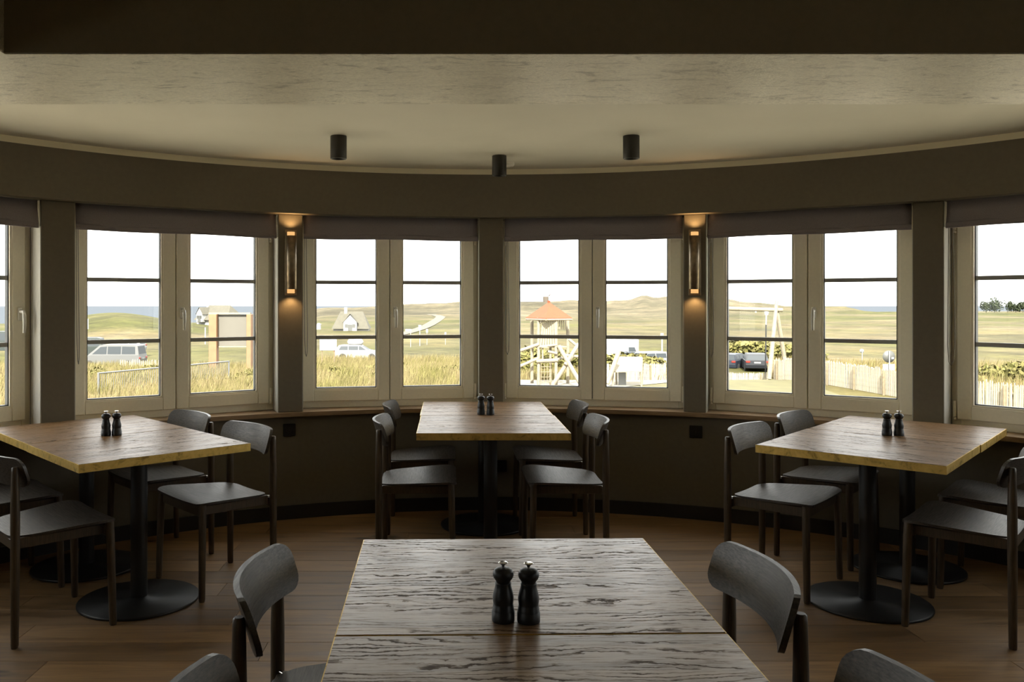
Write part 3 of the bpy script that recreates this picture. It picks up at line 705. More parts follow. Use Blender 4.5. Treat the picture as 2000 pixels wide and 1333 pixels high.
# ground behind and under the house
MB().box((0.27, -30, EYE-4.85), (160, 66, 0.4)).build('ground_behind', xplain('bounce_sand', BOUNCE_SAND, 0.95, noise_s=0.8, amp=0.12), kind='structure')
# sea
t = NT('sea_water'); t.set(Roughness=1.0, Base_Color=(0.066, 0.074, 0.085, 1), Specular_IOR_Level=0.0); M['sea'] = t.m
MB().add([(-9000, 700, EYE-20), (9000, 700, EYE-20), (9000, 5500, EYE-20), (-9000, 5500, EYE-20)], [(0, 1, 2, 3)]).build('sea', M['sea'], kind='structure', label='hazy blue sea on the horizon')

def patch(name, pts, mat, lift=0.03, **kw):
    P = [Vector(((x-PX)/F*4.6*F/(y-PY), 4.6*F/(y-PY), 0)) for x, y in pts]
    c = sum(P, Vector())/len(P); rings = 10; vs_ = [(c.x, c.y, ground(c.x, c.y)+lift)]; n = len(P)
    for k in range(1, rings+1):
        for p in P:
            q = c+(p-c)*k/rings; vs_.append((q.x, q.y, ground(q.x, q.y)+lift))
    fs = [(0, 1+i, 1+(i+1) % n) for i in range(n)]+[(1+k*n+i, 1+(k+1)*n+i, 1+(k+1)*n+(i+1) % n, 1+k*n+(i+1) % n) for k in range(rings-1) for i in range(n)]
    return MB().add(vs_, fs, True).build(name, mat, **kw)
M['sand'] = xplain('play_sand', (0.30, 0.265, 0.20), 0.95, noise_s=1.2, amp=0.12)
M['lawn'] = xplain('mown_lawn', (0.115, 0.10, 0.030), 0.95, noise_s=0.9, amp=0.22)
patch('sand_pit', [(858, 763), (866, 748), (905, 742), (960, 739), (1060, 742), (1180, 741), (1310, 741), (1345, 743), (1310, 748), (1215, 757), (1185, 768), (1120, 790), (980, 800), (880, 790)], M['sand'], kind='structure', label='white sand of the playground')
patch('lawn', [(1188, 768), (1215, 758), (1310, 749), (1345, 744), (1430, 736), (1500, 739), (1560, 743), (1620, 766), (1690, 790), (1800, 822), (1500, 835), (1200, 835)], M['lawn'], kind='structure', label='mown lawn in front of the paling fence')

# ------------------------------------------------------------------ tall grass: uncountable
def grass(name, n, region, hmin, hmax, wd, seed, label, tint):
    rr = random.Random(seed); vs_ = []; fs = []; cols = []
    for k in range(n):
        x, d = region(rr); X = (x-PX)/F*d; g = ground(X, d)
        cl = noise.noise(Vector((X*0.45, d*0.35, seed))); h = hmin+(hmax-hmin)*max(0, rr.random()*0.7+0.3*cl+0.15); w = wd*rr.uniform(0.6, 1.3)
        lean = rr.gauss(0.12, 0.16)*h; ly = rr.gauss(0, 0.15)*h; an = rr.uniform(-0.6, 0.6); b = len(vs_)
        dx, dy = math.cos(an)*w/2, math.sin(an)*w/2
        vs_ += [(X-dx, d-dy, g-0.05), (X+dx, d+dy, g-0.05), (X+lean*0.4+dx*0.7, d+ly*0.4+dy*0.7, g+h*0.6), (X+lean*0.4-dx*0.7, d+ly*0.4-dy*0.7, g+h*0.6), (X+lean, d+ly, g+h)]
        fs += [(b, b+1, b+2, b+3), (b+3, b+2, b+4)]
        q = 0.33+0.9*cl+rr.gauss(0, 0.28); c = mixc(tint[0], tint[1], q); v = rr.uniform(0.5, 1.5); cols += [(c[0]*v, c[1]*v, c[2]*v)]*5
    me = bpy.data.meshes.new(name); me.from_pydata(vs_, [], fs)
    a = me.color_attributes.new('Col', 'FLOAT_COLOR', 'POINT'); a.data.foreach_set('color', [q for c in cols for q in (*c, 1.0)])
    me.materials.append(M['blade']); me.update()
    return link(name, me, kind='stuff', label=label, category='grass')
GS, GG = (0.245, 0.195, 0.098), (0.150, 0.138, 0.042)
grass('tall_grass', 42000, lambda r: (r.uniform(-120, 600), 34+36*r.random()**1.3), 0.4, 1.2, 0.035, 1, 'tall straw and green dune grass outside the left windows', (GS, GG))
grass('tall_grass', 34000, lambda r: (r.uniform(560, 960), 36+44*r.random()**1.2), 0.4, 1.25, 0.035, 2, 'tall straw grass outside the window left of the middle pier', (GS, GG))
grass('tall_grass', 9000, lambda r: (r.uniform(980, 1340), 51+22*r.random()), 0.3, 0.8, 0.035, 3, 'rough grass behind the playground tower', (GS, GG))
grass('tall_grass', 16000, lambda r: (lambda x: (x, lerp_tab([(1480, 57), (1510, 55), (1760, 42.5), (1910, 38), (2120, 33)], x)+22*r.random()**1.5))(r.uniform(1500, 2080)), 0.5, 1.5, 0.04, 4, 'tall tawny reeds behind the paling fence', ((0.25, 0.19, 0.095), GG))

# ------------------------------------------------------------------ shrubs and far trees
def leaf_blob(name, seed, n, cols, flat=0.7, leaf=0.09):
    rr = random.Random(seed); vs_ = []; fs = []; cc = []
    lobes = [(Vector((rr.uniform(-.55, .55), rr.uniform(-.4, .4), rr.uniform(.25, .6))), rr.uniform(.3, .5)) for _ in range(7)]
    for k in range(n):
        c, R_ = lobes[k % 7]; d = Vector((rr.gauss(0, 1), rr.gauss(0, 1), rr.gauss(0.25, 0.8))).normalized()
        p = c+d*R_*rr.uniform(0.75, 1.05); p.z = max(p.z*flat*1.3, 0.02)
        u = Vector((rr.gauss(0, 1), rr.gauss(0, 1), rr.gauss(0, 1))).normalized(); v = u.cross(d).normalized(); s = leaf*rr.uniform(0.6, 1.3); b = len(vs_)
        vs_ += [p-u*s, p+v*s*0.6, p+u*s, p-v*s*0.6]; fs.append((b, b+1, b+2, b+3))
        col = mixc(cols[0], cols[1], rr.random()); w = rr.uniform(0.75, 1.2); cc += [(col[0]*w, col[1]*w, col[2]*w)]*4
    me = bpy.data.meshes.new(name); me.from_pydata([tuple(p) for p in vs_], [], fs)
    a = me.color_attributes.new('Col', 'FLOAT_COLOR', 'POINT'); a.data.foreach_set('color', [q for c in cc for q in (*c, 1.0)])
    me.materials.append(M['leaf']); me.update(); return me
SC = ((0.135, 0.130, 0.035), (0.20, 0.175, 0.065))
blob = [leaf_blob('foliage', 50+i, 900, SC) for i in range(4)]
stem = MB()
for i in range(5): stem.tube([(0.05*i-0.1, 0.02*i, -0.05), (0.16*i-0.32, 0.07*i-0.14, 0.4)], [0.02, 0.008], 5)
stem = stem.mesh('stem', xplain('bark', (0.12, 0.09, 0.06), 0.9))
def shrub(px, d, w, h, label, group=None, k=[0], dz=0):
    p = spot(px, d); o = thing('shrub', label, 'shrub', (p.x, p.y, p.z+dz), random.uniform(0, 6), group); k[0] += 1
    f = link('foliage', blob[k[0] % 4], o); f.scale = (w, w, h); s = link('stem', stem, o); s.scale = (w, w, h); return o
for i in range(22):
    px = random.uniform(150, 500) if i < 11 else random.uniform(610, 915)
    shrub(px, random.uniform(46, 64), random.uniform(0.9, 1.6), random.uniform(0.7, 1.2), 'low yellow-green bush in the rough grass outside the %s' % ('window left of the left sconce' if i < 11 else 'window left of the middle pier'), 'bushes in the rough grass outside the %s window' % ('second' if i < 11 else 'third'))
for (px, d, w, h, lb) in [(1190, 69, 2.6, 1.9, 'yellow-green bush in front of the white camper'), (1236, 66, 2.6, 2.0, 'round bush between the camper and the parked pickups'), (1262, 63, 2.2, 1.5, 'low bush in front of the white pickup'),
                          (1275, 60, 1.6, 1.2, 'small bush beside the picket fence right of the play hut'), (1450, 84, 3.6, 2.6, 'broad bush behind the dark parked cars'), (1485, 82, 3.0, 2.4, 'bush behind the dark cars, beside the lamp pole'),
                          (1545, 74, 3.0, 2.2, 'bush between the swing legs and the fence'), (1040, 62, 2.6, 2.3, 'green bush behind the playground tower legs'), (1020, 66, 2.8, 2.6, 'green bush left of the playground tower'),
                          (1935, 45, 1.5, 1.6, 'green bush behind the fence in the rightmost window'), (1985, 42, 1.6, 1.9, 'taller green bush at the right edge behind the fence'), (1120, 66, 2.4, 2.0, 'bush behind the tower ramp')]:
    shrub(px, d, w, h, lb)
TC = ((0.030, 0.042, 0.022), (0.060, 0.070, 0.035))
tb = [leaf_blob('crown', 80+i, 700, TC, 1.0, 0.10) for i in range(2)]
trunk = MB().tube([(0, 0, -0.3), (0.02, 0, 0.5)], [0.05, 0.03], 6).mesh('trunk', xplain('far_bark', (0.07, 0.06, 0.045), 0.9))
for i, (px, w, h, lb) in enumerate([(1926, 4.2, 3.6, 'leftmost dark pine on the far right skyline'), (1942, 5.2, 4.6, 'tallest dark pine on the far right skyline'), (1968, 3.8, 3.6, 'small dark pine right of the tallest one on the skyline'),
                                    (1984, 4.2, 3.0, 'low dark pine near the right edge of the skyline'), (1998, 4.4, 3.4, 'dark pine on the skyline at the right edge')]):
    p = spot(px, 480); o = thing('pine_tree', lb, 'tree', (p.x, p.y, p.z), i, 'pines on the skyline'); f = link('crown', tb[i % 2], o); f.scale = (w, w, h*1.3); f.location = (0, 0, 0.6); q = link('trunk', trunk, o); q.scale = (w, w, h)

# ------------------------------------------------------------------ fences
M['log'] = xplain('pale_debarked_log', (0.30, 0.255, 0.18), 0.8, noise_s=6, amp=0.18)
M['picket'] = xplain('bleached_picket', (0.52, 0.45, 0.33), 0.85, noise_s=7, amp=0.25)
M['post'] = xplain('weathered_post', (0.24, 0.18, 0.105), 0.85, noise_s=9, amp=0.25)
pk = []
for i in range(6):
    rr = random.Random(i); a, b = rr.uniform(0.030, 0.046), rr.uniform(-0.02, 0.02)
    pk.append(MB().prism([(-a, 0), (a, 0), (a*0.9+b, 0.93), (b, 1.0+rr.uniform(0, .03)), (-a*0.9+b, 0.93)], -0.012, 0.012, axis='y').mesh('picket', M['picket']))
pwire = {}
def paling(name, label, path, h, step, posts, hs=None):
    """split pickets wired between posts; path = [(px, distance)]"""
    P = [spot(*p) for p in path]; o = thing(name, label, 'fence', tuple(P[0])); base = P[0]
    seg = [(a, b, (b-a).length) for a, b in zip(P, P[1:])]; tot = sum(s[2] for s in seg)
    def along(q):
        for a, b, L in seg:
            if q <= L: return a.lerp(b, q/L), math.atan2(b.y-a.y, b.x-a.x)
            q -= L
        return P[-1], math.atan2(seg[-1][1].y-seg[-1][0].y, seg[-1][1].x-seg[-1][0].x)
    q = 0; rr = random.Random(len(path)+int(tot)); k = 0
    while q < tot:
        p, an = along(q); hh = h if hs is None else lerp_tab(hs, q/tot)
        f = link('picket', pk[rr.randrange(6)], o, loc=(p.x-base.x, p.y-base.y, ground(p.x, p.y)-base.z+0.02), rotz=an+rr.uniform(-.15, .15)); f.rotation_euler[1] = rr.uniform(-.03, .03); f.scale = (1, 1, hh*rr.uniform(0.93, 1.04))
        q += step*rr.uniform(0.85, 1.15)
    q = 0.4
    while q < tot and posts:
        p, an = along(q); n_ = Vector((math.sin(an), -math.cos(an), 0))*0.07; hh = (h if hs is None else lerp_tab(hs, q/tot))*0.93
        if n_.y > 0: n_ = -n_
        x, y, z = p.x+n_.x-base.x, p.y+n_.y-base.y, ground(p.x, p.y)-base.z
        MB().tube([(x, y, z-0.1), (x, y, z+hh-0.03), (x, y, z+hh)], [0.06, 0.056, 0.045], 10).build('post', M['post'], o); q += posts
    for zf in (0.25, 0.72):
        pts = []; q = 0
        while q <= tot: p, an = along(q); hh = h if hs is None else lerp_tab(hs, q/tot); pts.append((p.x-base.x, p.y-base.y, ground(p.x, p.y)-base.z+hh*zf)); q += tot/12.01
        MB().tube(pts, 0.006, 5).build('wire', M['bar'], o)
    return o
paling('paling_fence', 'long split paling fence running from the swing to the right edge', [(1512, 53), (1600, 48.4), (1690, 44), (1760, 41), (1830, 38.4), (1910, 36), (2030, 33)], 1.33, 0.108, 2.6)
paling('paling_fence', 'pale picket fence behind the play hut', [(1180, 50.5), (1250, 50.8), (1330, 51.5)], 1.02, 0.105, 2.5)
paling('paling_fence', 'low pale picket fence in front of the dark parked cars', [(1400, 53), (1500, 53.5)], 0.46, 0.11, 2.5)
paling('paling_fence', 'bleached picket fence behind the silver van', [(236, 58), (318, 61)], 1.15, 0.16, 2.2)

# wire-mesh garden fence in the left window
M['zinc'] = xplain('galvanised_steel', (0.20, 0.20, 0.19), 0.4, 0.0)
A_, B_ = spot(192, 38.4), spot(447, 46.2)
o = thing('mesh_fence', 'thin steel rod fence with top rail in the grass outside the left window', 'fence', tuple(A_)); D = B_-A_; zt = 1.42
for q in (0.0, 0.5, 1.0): p = D*q; MB().tube([(p.x, p.y, p.z-0.2), (p.x, p.y, p.z+zt+0.03)], 0.045, 8).build('post', M['zinc'], o)
MB().tube([(0, 0, zt), (D.x, D.y, D.z+zt)], 0.035, 8).build('top_rail', M['zinc'], o)
b = MB()
for i in range(66): p = D*((i+0.5)/66); b.tube([(p.x, p.y, p.z+0.05), (p.x, p.y, p.z+zt)], 0.011, 4, False)
b.build('rods', M['zinc'], o, kind='stuff')

# ------------------------------------------------------------------ playground tower, hut, swing
M['roof_orange'] = xplain('orange_roof', (0.27, 0.058, 0.014), 0.7, noise_s=3, amp=0.1)
M['rope'] = xplain('rope', (0.30, 0.24, 0.15), 0.9)
def tower():
    d = 47.5; base = spot(1072, d); o = thing('playground_tower', 'pale log playground tower with orange pyramid roof', 'playground', tuple(base)); k = d/F
    def P(px, y, dd=0.0):        # pixel on the tower's plane, dd metres behind it
        q = at(px, y, d+dd); return (q.x-base.x, q.y-base.y, q.z-base.z)
    def log(name, pts, r, m='log'): MB().tube(pts, r, 10).build(name, M[m], o)
    zf = lambda y: P(1072, y)[2]
    corners = [(1052, -0.55, 752), (1086, -0.75, 752), (1109, 0.75, 746), (1039, 0.85, 746)]
    for px, dd, yb in corners:
        x = P(px, 700, dd)[0]; log('post', [(x, dd, -0.05), (x, dd, zf(620))], 0.095)
    # roof
    ex, ez = 1.18, zf(621); ap = (0.0, 0.0, zf(592)); R_ = RZ(0.55)
    cs = [R_ @ Vector((sx*ex*0.78, sy*ex*0.78, 0)) for sx, sy in ((-1, -1), (1, -1), (1, 1), (-1, 1))]
    b = MB().add([(c.x, c.y, ez) for c in cs]+[(c.x*0.06, c.y*0.06, ap[2]) for c in cs]+[(c.x*0.06, c.y*0.06, ap[2]+0.14) for c in cs]+[(c.x, c.y, ez-0.05) for c in cs],
                 [(0, 1, 5, 4), (1, 2, 6, 5), (2, 3, 7, 6), (3, 0, 4, 7), (4, 5, 9, 8), (5, 6, 10, 9), (6, 7, 11, 10), (7, 4, 8, 11), (8, 9, 10, 11), (12, 13, 14, 15), (0, 12, 13, 1), (1, 13, 14, 2), (2, 14, 15, 3), (3, 15, 12, 0)])
    b.build('roof', M['roof_orange'], o)
    for i in range(4):
        a_, c_ = cs[i], cs[(i+1) % 4]; log('eaves_beam', [(a_.x*0.98, a_.y*0.98, ez-0.09), (c_.x*0.98, c_.y*0.98, ez-0.09)], 0.055)
    # palisade boards: front, and the side that turns away to the right
    for i in range(7):
        q = i/6; px = 1058+26*q; y0 = 631-7*q; MB().box((P(px, 650, -0.65)[0], -0.68-0.12*q, (zf(y0)+zf(676))/2), (0.098, 0.035, zf(y0)-zf(676)), RY(0.10-0.16*q), bev=0.01).build('board', M['log'], o)
    for i in range(6):
        q = i/5; MB().box((P(1089+19*q, 650, -0.6+1.2*q)[0], -0.62+1.25*q, (zf(622)+zf(642+6*q))/2), (0.09, 0.035, 0.62), RZ(0.9), bev=0.01).build('board', M['log'], o)
    log('rail', [P(1055, 630, -0.72), P(1086, 622, -0.82)], 0.06); log('rail', [P(1054, 678, -0.68), P(1088, 674, -0.8)], 0.07)
    log('platform_beam', [P(1048, 706, -0.62), P(1090, 704, -0.82)], 0.11); log('platform_beam', [P(1086, 704, -0.75), P(1111, 694, 0.75)], 0.09)
    MB().box((-0.0, 0.05, zf(677)), (1.5, 1.5, 0.06), RZ(0.3)).build('platform', M['log'], o)
    log('bridge_log', [P(1008, 688, -0.9), P(1052, 673, -0.6)], 0.09); log('bridge_log', [P(1008, 719, -0.9), P(1052, 700, -0.6)], 0.085)
    log('ramp_log', [P(1091, 676, -0.9), P(1138, 757, -1.4)], 0.12); log('brace_log', [P(1080, 752, -1.0), P(1118, 694, -0.9)], 0.12)
    log('brace_log', [P(1104, 713, -1.1), P(1130, 672, -0.7)], 0.11); log('cross_log', [P(1098, 694, -0.95), P(1142, 698, -0.6)], 0.085); log('handrail', [P(1112, 664, -0.2), P(1142, 688, -0.9)], 0.08)
    log('step_log', [P(1070, 687, -0.9), P(1088, 691, -0.9)], 0.08); log('short_post', [P(1075, 752, -0.3), P(1075, 676, -0.3)], 0.07); log('short_post', [P(1060, 708, -0.7), P(1060, 676, -0.7)], 0.05)
    b = MB()
    for i in range(4): b.tube([P(1057+6*i, 708, -0.7), P(1057+6*i, 748, -0.75)], 0.018, 5)
    for j in range(4): b.tube([P(1056, 717+10*j, -0.72), P(1076, 717+10*j, -0.72)], 0.018, 5)
    b.build('climbing_net', M['rope'], o)
tower()

def hut():
    d = 47.0; base = spot(1225, d); o = thing('play_hut', 'low pale board shelter with slanting roof in the playground sand', 'play hut', tuple(base))
    def P(px, y, dd=0.0): q = at(px, y, d+dd); return Vector((q.x-base.x, q.y-base.y, q.z-base.z))
    a, b_, c, e = P(1196, 728, -0.8), P(1254, 727, -0.8), P(1255, 699, 0.6), P(1203, 698, 0.6)
    for i in range(9):
        q0, q1 = i/9, (i+0.93)/9; pts = [a.lerp(e, q0), b_.lerp(c, q0), b_.lerp(c, q1), a.lerp(e, q1)]
        MB().add(pts+[p+Vector((0, 0, 0.05)) for p in pts], [(0, 1, 2, 3), (4, 5, 6, 7), (0, 1, 5, 4), (1, 2, 6, 5), (2, 3, 7, 6), (3, 0, 4, 7)]).build('roof_board', M['log'], o)
    for p in (a, b_, c, e): MB().tube([(p.x*0.96, p.y*0.96, -0.05), (p.x*0.96, p.y*0.96, p.z)], 0.06, 8).build('post', M['log'], o)
    MB().box((P(1216, 735)[0], 0.1, 0.42), (0.42, 0.06, 0.85)).build('door', M['zinc'], o)
    MB().tube([P(1209, 686, -1.1), P(1186, 750, -1.4)], 0.13, 10).build('leaning_log', M['log'], o)
hut()
def swing():
    d = 52.3; base = spot(1515, d); o = thing('swing_frame', 'pale log swing frame of two leaning legs and a long top beam', 'swing', tuple(base))
    def P(px, y, dd=0.0): q = at(px, y, d+dd); return Vector((q.x-base.x, q.y-base.y, q.z-base.z))
    MB().tube([P(1502, 741, -0.5), P(1517, 588, 0.1)], [0.15, 0.11], 12).build('leg', M['post' if False else 'log'], o)
    MB().tube([P(1538, 738, 0.9), P(1517, 606, 0.2)], [0.14, 0.11], 12).build('leg', M['log'], o)
    MB().tube([P(1528, 606, 0.1), P(1380, 602, 0.1)], 0.12, 12).build('top_beam', M['log'], o)
    MB().tube([P(1476, 608, 0.1), P(1476, 611, 0.1)], 0.05, 8).build('swing_hook', M['bar'], o)
    MB().tube([P(1381, 600, 0.1), P(1366, 741, -0.5)], 0.12, 12).build('leg', M['log'], o); MB().tube([P(1381, 606, 0.2), P(1398, 738, 0.9)], 0.12, 12).build('leg', M['log'], o)
swing()

# lamp pole, road signs, posts
def lamp_pole():
    p = spot(1495, 56); o = thing('lamp_pole', 'thin black lamp pole with white head beside the swing', 'lamp post', tuple(p)); k = 56/F
    z = lambda y: at(1495, y, 56).z-p.z
    MB().tube([(0, 0, -0.1), (0.04, 0, z(634))], 0.045, 8).build('lower_pole', M['black_metal'], o); MB().tube([(0.04, 0, z(634)), (0.06, 0, z(616))], 0.04, 8).build('upper_pole', M['white_plastic'], o)
    MB().lathe([(0.02, 0), (0.11, 0.06), (0.13, 0.25), (0.06, 0.36), (0, 0.37)], 14, (0.07, 0, z(617))).build('lamp_head', M['white_plastic'], o)
    for s in (-1, 1): MB().tube([(0, 0, 0.03), (s*0.22, -0.05, 0.0)], 0.035, 6).build('foot', M['black_metal'], o)
lamp_pole()
M['sign_back'] = xplain('sign_back_grey', (0.115, 0.115, 0.105), 0.5)
M['sign_white'] = xplain('sign_white', (0.30, 0.30, 0.29), 0.5)
def sign(px, d, yc, r, label, plate=True, col='sign_back'):
    p = spot(px, d); o = thing('road_sign', label, 'sign', tuple(p)); z = at(px, yc, d).z-p.z
    MB().tube([(0, 0, -0.1), (0, 0, z+r*0.9)], 0.032, 8).build('sign_post', M['sign_white'], o)
    MB().lathe([(r, -0.012), (r, 0.012), (0, 0.012)], 32).xf(RX(PI/2), (0, 0.05, z)).build('disc', M[col], o)
    if plate: MB().box((0, 0.05, z-r*1.75), (r*2.0, 0.02, r*1.05), bev=0.005).build('plate', M['sign_white'], o); MB().box((r*0.6, 0.03, z-r*0.25), (r*0.42, 0.01, r*0.35)).build('sticker', M['sign_white'], o)
sign(1737, 43, 697, 0.31, 'round road sign seen from behind, with a plate below it')
sign(1684, 60, 686, 0.15, 'small sign on a white post behind the fence', False, 'sign_white')
def white_post(px, d, y0, label, w=0.06, head=None, group=None):
    p = spot(px, d); h = at(px, y0, d).z-p.z; o = thing('marker_post', label, 'post', tuple(p), 0, group)
    MB().tube([(0, 0, -0.1), (0, 0, h)], w, 8).build('shaft', M['sign_white'], o)
    if head: MB().box((head[0], 0, h-head[2]/2), (head[1], 0.05, head[2])).build('sign_panel', M['sign_white'], o)
white_post(820, 115, 635, 'tall white post with small blue-white panel by the track', 0.06, (0, 0.4, 0.7))
white_post(802, 112, 643, 'finger post with a small white panel left of the track', 0.05, (-0.3, 0.8, 0.3))
white_post(834, 118, 643, 'short white sign beside the track bend', 0.04, (0, 0.3, 0.5))
white_post(870, 118, 649, 'small grey post right of the track', 0.04, (0, 0.25, 0.4))
white_post(172, 150, 623, 'thin white post on the grassy hill, far left', 0.10)
white_post(372, 190, 607, 'thin white post in front of the sea, left of the thatched house', 0.12)
white_post(401, 120, 640, 'white post in front of the first thatched house', 0.10)
white_post(1293, 84, 651, 'white lamp post behind the parked pickups', 0.09, (0, 0.3, 0.25))

# billboard in the left window
def billboard():
    d = 56; p = spot(452, d); o = thing('billboard', 'taupe billboard between two orange-brown posts in the left window', 'billboard', tuple(p)); z = lambda y: at(452, y, d).z-p.z; x = lambda q: at(q, 600, d).x-p.x
    ora, dk = xplain('rust_post', (0.30, 0.155, 0.07), 0.7, noise_s=3), xplain('panel_taupe', (0.155, 0.140, 0.110), 0.7, noise_s=1.5, amp=0.05)
    for a_, b_ in ((411, 426), (484, 493)): MB().box(((x(a_)+x(b_))/2, -0.1, z(614)/2-0.1), (x(b_)-x(a_), 0.62, z(614)+0.2), RZ(0.0), bev=0.02).build('post', ora, o)
    MB().box(((x(426)+x(484))/2, 0.1, (z(615)+z(676))/2), (x(484)-x(426), 0.1, z(615)-z(676))).build('panel', dk, o)
    MB().box(((x(409)+x(490))/2, 0.0, z(612.5)), (x(490)-x(409), 0.3, 0.10)).build('top_rail', M['log'], o); MB().box(((x(428)+x(483))/2, 0.0, z(677.5)), (x(483)-x(428), 0.2, 0.08)).build('bottom_rail', M['log'], o)
billboard()

# ------------------------------------------------------------------ houses and beacon
M['white_wall'] = xplain('white_wall', (0.42, 0.41, 0.39), 0.8); M['thatch'] = xplain('thatch', (0.118, 0.108, 0.080), 0.95, noise_s=1.5, amp=0.12)
def house(px, d, yb, w, hw, hr, gx, gw, label, rot=0.0):
    q = at(px, yb, d); o = thing('thatched_house', label, 'house', (q.x, q.y, q.z), rot); dp = w*0.55
    MB().box((0, 0, hw*0.1-0.5), (w*0.92, dp*0.9, hw*0.4+1.0)).build('wall', M['white_wall'], o)
    e = 0.35; n = 10
    v = [(-w/2, -dp/2-e, hw*0.22), (w/2, -dp/2-e, hw*0.22), (w/2, dp/2+e, hw*0.22), (-w/2, dp/2+e, hw*0.22), (-w/2+w*0.2, 0, hr), (w/2-w*0.2, 0, hr)]
    MB().add(v, [(0, 1, 5, 4), (1, 2, 5), (2, 3, 4, 5), (3, 0, 4), (0, 3, 2, 1)]).build('roof', M['thatch'], o)
    gz = hr*0.82; pr = [(gx-gw/2, 0), (gx+gw/2, 0), (gx+gw/2, hw*0.95), (gx, gz), (gx-gw/2, hw*0.95)]
    g = MB().prism(pr, -dp/2-e-0.5, 0.2, axis='y').build('gable', M['white_wall'], o)
    MB().box((gx, -dp/2-e-0.52, hw*0.35), (0.9, 0.06, hw*0.7)).build('door', M['sign_back'], g)
    for sx in (-1, 1): MB().box((gx+sx*gw*0.28, -dp/2-e-0.52, hw*0.55), (0.6, 0.06, 0.7)).build('window', M['sign_back'], g)
    MB().add([(gx-gw/2-0.2, -dp/2-e-0.6, hw*0.85), (gx-gw/2-0.2, 0.2, hw*0.85), (gx, 0.2, gz+0.25), (gx, -dp/2-e-0.6, gz+0.25), (gx+gw/2+0.2, 0.2, hw*0.85), (gx+gw/2+0.2, -dp/2-e-0.6, hw*0.85)], [(0, 1, 2, 3), (3, 2, 4, 5)]).build('gable_roof', M['thatch'], o)
    MB().box((gx-gw*0.45, 0.0, hr+0.1), (0.62, 0.62, 1.5)).build('chimney', M['white_wall'], o)
house(687, 178, 646, 7.8, 1.9, 4.0, 0.0, 2.75, 'thatched house with white front gable below the dunes')
house(430, 200, 629, 10.6, 2.1, 3.9, -2.9, 1.8, 'long thatched house in front of the sea, behind the billboard', -0.5)
q = at(829, 607.5, 560); o = thing('white_cottage', 'tiny white flat cottage on the dune above the track', 'house', (q.x, q.y, q.z-0.6)); MB().box((0, 0, 0.9), (3.9, 2.5, 1.8)).build('wall', M['white_wall'], o); MB().prism([(-2.0, 1.8), (2.0, 1.8), (1.6, 2.3), (-1.6, 2.3)], -1.3, 1.3, axis='y').build('roof', M['white_wall'], o)
q = at(622, 640, 150); o = thing('white_shed', 'small white shed left of the gabled house', 'shed', (q.x, q.y, q.z-0.3)); MB().box((0, 0, 0.4), (0.8, 0.8, 0.9)).build('wall', M['white_wall'], o); MB().prism([(-0.5, 0.85), (0.5, 0.85), (0, 1.1)], -0.45, 0.45, axis='y').build('roof', M['sign_white'], o)
d = 640; q = at(1066, 598, d); o = thing('beacon_tower', 'distant brick beacon tower with white top on the dune ridge', 'tower', (q.x, q.y, q.z-3)); z = lambda y: at(1066, y, d).z-q.z+3
br = xplain('beacon_brick', (0.12, 0.095, 0.07), 0.9, noise_s=1.0)
MB().lathe([(2.2, 0), (2.1, z(580))], 12).build('shaft', br, o); MB().lathe([(2.0, z(580)), (2.0, z(575)), (0.6, z(572)), (0.4, z(570)), (0, z(570))], 12).build('lantern', M['sign_white'], o)
MB().tube([(2.0, 0, z(579)), (3.4, 0, z(575)), (4.2, 0, z(572))], 0.25, 6).build('antenna_arm', br, o); MB().box((3.2, 0, z(576)), (0.5, 0.4, 2.2), RY(0.3)).build('antenna_panel', br, o)

# sandy track up the dunes
pts = [(778, 655), (792, 652), (806, 648), (822, 643), (836, 637), (848, 630), (857, 624), (861, 620), (853, 617.5), (842, 615)]
vs_ = []
P = [land(x, y) for x, y in pts]
for i, p in enumerate(P):
    dr = (P[min(i+1, len(P)-1)]-P[max(i-1, 0)]); dr.z = 0; dr.normalize(); s = Vector((-dr.y, dr.x, 0))*(0.7+p.y*0.0035)
    for k in (-1, 0, 1): q = p+s*k; vs_.append((q.x, q.y, ground(q.x, q.y)+0.05+p.y*0.0003))
MB().add(vs_, [(i*3+k, i*3+k+1, i*3+k+4, i*3+k+3) for i in range(len(P)-1) for k in (0, 1)], True).build('sandy_track', xplain('track_sand', (0.125, 0.108, 0.075), 0.95), kind='structure', label='pale sandy track winding up the dunes')

# power line
pts = [at(1760+i*40, 600-8*i-0.25*i*(8-i), 80) for i in range(9)]
pts = [(p.x, p.y, p.z) for p in pts]
MB().tube(pts, 0.018, 5).build('power_line', M['bar'], label='thin overhead wire crossing the sky in the rightmost window', category='cable')

# ------------------------------------------------------------------ vehicles
M['tyre'] = xplain('tyre', (0.02, 0.02, 0.02), 0.8); M['rim'] = xplain('wheel_rim', (0.35, 0.35, 0.35), 0.35, 0.3); M['car_glass'] = xplain('car_glass', (0.05, 0.058, 0.064), 0.5, spec=0.15)
M['lamp_red'] = xplain('tail_lamp', (0.30, 0.03, 0.02), 0.3)
def paint(n, c, r=0.3): return xplain(n, c, 0.45, noise_s=0.5, amp=0.03, spec=0.2)
def wheel_mesh(R_):
    t_ = MB().lathe([(R_*0.62, -0.10), (R_, -0.09), (R_, 0.09), (R_*0.62, 0.10)], 22).xf(RX(PI/2)).mesh('tyre', M['tyre'])
    h = MB().lathe([(R_*0.63, -0.085), (R_*0.55, -0.095), (R_*0.15, -0.08), (0, -0.085)], 22).xf(RX(PI/2)).mesh('rim', M['rim']); return t_, h
